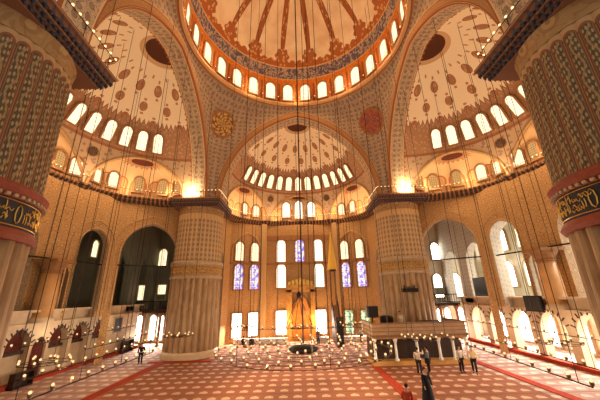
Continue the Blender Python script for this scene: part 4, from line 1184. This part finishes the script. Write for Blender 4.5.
def person(loc, rz, label, shirt, legs, pose='stand', hair=(.02, .014, .01), h=1.72, skirt=False, arm=0.0, scarf=None):
    t = empty('person', loc, label, 'person', 'visitors on the carpet'); t.rotation_euler.z = rz; k = h / 1.72; t.scale = (k, k, k)
    sit = pose == 'sit'; dz = -.62 if sit else 0.0
    Z = lambda z: z + dz
    # joints (figure faces -y)
    pel = (0, 0, Z(.95), (.15, .11)); chest = (0, 0, Z(1.25), (.165, .105)); neckb = (0, 0, Z(1.44), (.075, .07)); nk = (0, -.01, Z(1.51), .052)
    ch = [[pel, (0, 0, Z(1.08), (.135, .1)), chest, neckb, nk, (0, -.02, Z(1.575), (.066, .078)), (0, -.022, Z(1.64), (.076, .096)), (0, -.015, Z(1.695), (.056, .07))]]
    legc = []; armc = []; feet = []
    for s in (-1, 1):
        if sit:
            kn = (s * .26, -.42, .14, .058); an = (s * .02, -.5 - .07 * s, .075, .042)
            lg = [pel, (s * .1, -.03, Z(.9), .085), kn, an, (s * -.12, -.52 - .07 * s, .06, .035)]
        elif pose == 'walk':
            lg = [pel, (s * .095, 0, .88, .088), (s * .1, -.05 - .12 * s, .5, .06), (s * .1, .0 - .22 * s, .09, .042), (s * .11, -.15 - .22 * s, .045, .035)]
        else:
            lg = [pel, (s * .095, 0, .88, .088), (s * .105, -.02, .5, .06), (s * .11, .02, .09, .042), (s * .13, -.14, .045, .035)]
        ch.append(lg); legc.append(lg[1:4]); feet.append(lg[3:])
        up = arm if s < 0 else 0.0
        sh = (s * .19, 0, Z(1.4), .056); el = (s * (.25 + .1 * up), -.03 - .1 * up, Z(1.12 + .2 * up), .042); wr = (s * (.25 + .05 * up), -.14 - .22 * up, Z(.88 + .62 * up), .03)
        if sit: wr = (s * .2, -.33, Z(.95), .03)
        d = (Vector(wr[:3]) - Vector(el[:3])).normalized(); pm = Vector(wr[:3]) + d * .06
        ch.append([chest, sh, el, wr, (*pm, .034)]); armc.append([sh, el, wr])
        side = d.cross(Vector((1, 0, 0))).normalized()
        for f in range(4):
            b = pm + side * (.024 * (f - 1.5)) + d * .015; ln = (.07, .085, .08, .06)[f]
            m1 = b + d * ln * .5; m2 = m1 + (d + Vector((-s * .5, 0, 0))).normalized() * ln * .5
            ch.append([(*b, .0095), (*m1, .009), (*m2, .0075)])
        b = pm - side * .03 - d * .03; ch.append([(*b, .011), (*(b - side * .025 + d * .03), .01), (*(b - side * .03 + d * .055), .008)])
    # nose, ears and eyes of the same mesh
    ch.append([(0, -.105, Z(1.64), .012), (0, -.128, Z(1.61), .015)])
    for s in (-1, 1): ch.append([(s * .078, -.005, Z(1.645), .014), (s * .084, .0, Z(1.605), .012)])
    skin_obj('body', ch, 'skin', t)
    bm = bmesh.new()
    for s in (-1, 1): bmesh.ops.create_icosphere(bm, subdivisions=1, radius=.012, matrix=Matrix.Translation((s * .032, -.108, Z(1.642))))
    obj('eyes', bm, 'eye', t); bm = bmesh.new(); box(bm, (0, -.103, Z(1.585)), (.05, .02, .01)); obj('mouth', bm, 'red_trim', t)
    g_ = lambda p, e: (*p[:3], tuple(c + e for c in p[3]) if isinstance(p[3], tuple) else p[3] + e)
    sc = [[g_(pel, .02), g_((0, 0, Z(1.08), (.135, .1)), .022), g_(chest, .022), (0, 0, Z(1.42), (.1, .085))]]
    for a in armc: sc.append([g_(chest, .022)] + [g_(a[0], .022), g_(a[1], .02), g_(a[2], .016)])
    skin_obj('shirt', sc, mat_c(shirt), t)
    if skirt:
        bm = bmesh.new(); lathe(bm, [(.33, .12), (.3, .4), (.24, .8), (.17, 1.08), (.1, 1.1)], 20); obj('skirt', bm, mat_c(legs), t, True)
    else:
        skin_obj('trousers', [[g_(pel, .025)] + [g_(p, .022) for p in l] for l in legc], mat_c(legs), t)
    for f in feet: skin_obj('shoe', [[g_(f[0], .012), g_(f[1], .012), (f[1][0], f[1][1] - .05, f[1][2], .038)]], 'black', t)
    bm = bmesh.new(); bmesh.ops.create_uvsphere(bm, u_segments=16, v_segments=10, radius=1.0, matrix=Matrix.Translation((0, .012, Z(1.665))) @ Matrix.Diagonal((.092, .104, .098, 1)))
    bmesh.ops.delete(bm, geom=[v for v in bm.verts if v.co.y < -.05 and v.co.z < Z(1.69) or v.co.z < Z(1.585)], context='VERTS')
    o = obj('headscarf' if scarf else 'hair', bm, mat_c(scarf) if scarf else mat_c(hair), t, True); md = o.modifiers.new('th', 'SOLIDIFY'); md.thickness = .015
    return t
WH, DK, DK2 = (.62, .5, .4), (.018, .016, .018), (.035, .03, .035)
person((8.15, 22.7, 0), 2.6, 'person in a white shirt with one arm raised, talking before the platform', WH, DK2, 'stand', arm=1.0)
p_ = person((8.95, 23.0, 0), -2.2, 'person in a grey jacket carrying a dark shoulder bag before the platform', (.16, .14, .13), DK)
bm = bmesh.new(); box(bm, (.3, .05, .86), (.14, .34, .36)); obj('shoulder_bag', bm, 'black', p_)
bm = bmesh.new(); tube(bm, [(.3, .05, 1.02), (.1, -.08, 1.48), (-.05, .1, 1.46), (.3, .08, 1.02)], .015, 4); obj('bag_strap', bm, 'black', p_)
person((6.38, 17.2, 0), .3, 'person all in black nearest the camera, walking on the carpet', DK, DK, 'walk', scarf=(.02, .02, .02), skirt=True, h=1.66)
person((11.3, 23.0, 0), .2, 'person in a white shirt and dark trousers standing before the right end of the platform', WH, DK)
person((12.05, 22.7, 0), -.5, 'person in a cream yellow shirt stepping, rightmost of those by the platform', (.66, .48, .26), DK, 'walk')
person((5.1, 16.6, 0), 2.9, 'dark haired person in a red top sitting at the edge of the middle runner', (.4, .06, .03), DK, 'sit')
person((-6.8, 36.6, 0), 3.0, 'person in dark clothes sitting near the far wall, left one of a pair', DK, DK2, 'sit')
person((-5.85, 36.6, 0), 3.3, 'person in dark clothes sitting near the far wall, right one of a pair', DK2, DK, 'sit')
person((-14.5, 28.6, 0), .4, 'person in dark clothes standing in the left aisle beside the far left pillar', DK, DK, 'stand')
person((7.0, 36.6, 0), -.3, 'person in a pale shirt standing beyond the pulpit near the green-lit doors', (.58, .46, .36), DK)
person((1.9, 36.4, 0), .2, 'person in a rust jacket standing right of the prayer niche', (.22, .08, .04), DK2)
person((8.75, 27.3, 2.17), .1, 'person in a pale robe standing on the platform beside the dark armchair', (.5, .4, .28), (.5, .4, .28), 'stand', skirt=True)

# ------------------------------------------------------------------ camera, world, exposure
cam = bpy.data.cameras.new('camera'); cam.sensor_width = 36; cam.lens = 36 * 284 / 600; cam.clip_end = 300; cam.clip_start = .05
co = bpy.data.objects.new('camera', cam); COL.objects.link(co); S.camera = co
co.matrix_world = Matrix.Translation((-.2, 0, EYE)) @ Matrix.Rotation(radians(-.6), 4, 'Z') @ Matrix.Rotation(radians(90 + 18.5), 4, 'X') @ Matrix.Rotation(radians(-1.4), 4, 'Z')
w = bpy.data.worlds.new('daylight'); S.world = w; w.use_nodes = True  # warm uniform fill added, entering through the unbuilt rear of the hall
w.node_tree.nodes['Background'].inputs[0].default_value = (1, .82, .62, 1); w.node_tree.nodes['Background'].inputs[1].default_value = .62
S.view_settings.view_transform = 'Standard'; S.view_settings.look = 'None'; S.view_settings.exposure = .1; S.view_settings.gamma = 1.0; S.view_settings.use_curve_mapping = False
S.cycles.max_bounces = 6; S.cycles.diffuse_bounces = 4; S.cycles.glossy_bounces = 2; S.cycles.caustics_reflective = False; S.cycles.caustics_refractive = False
S.cycles.use_denoising = True
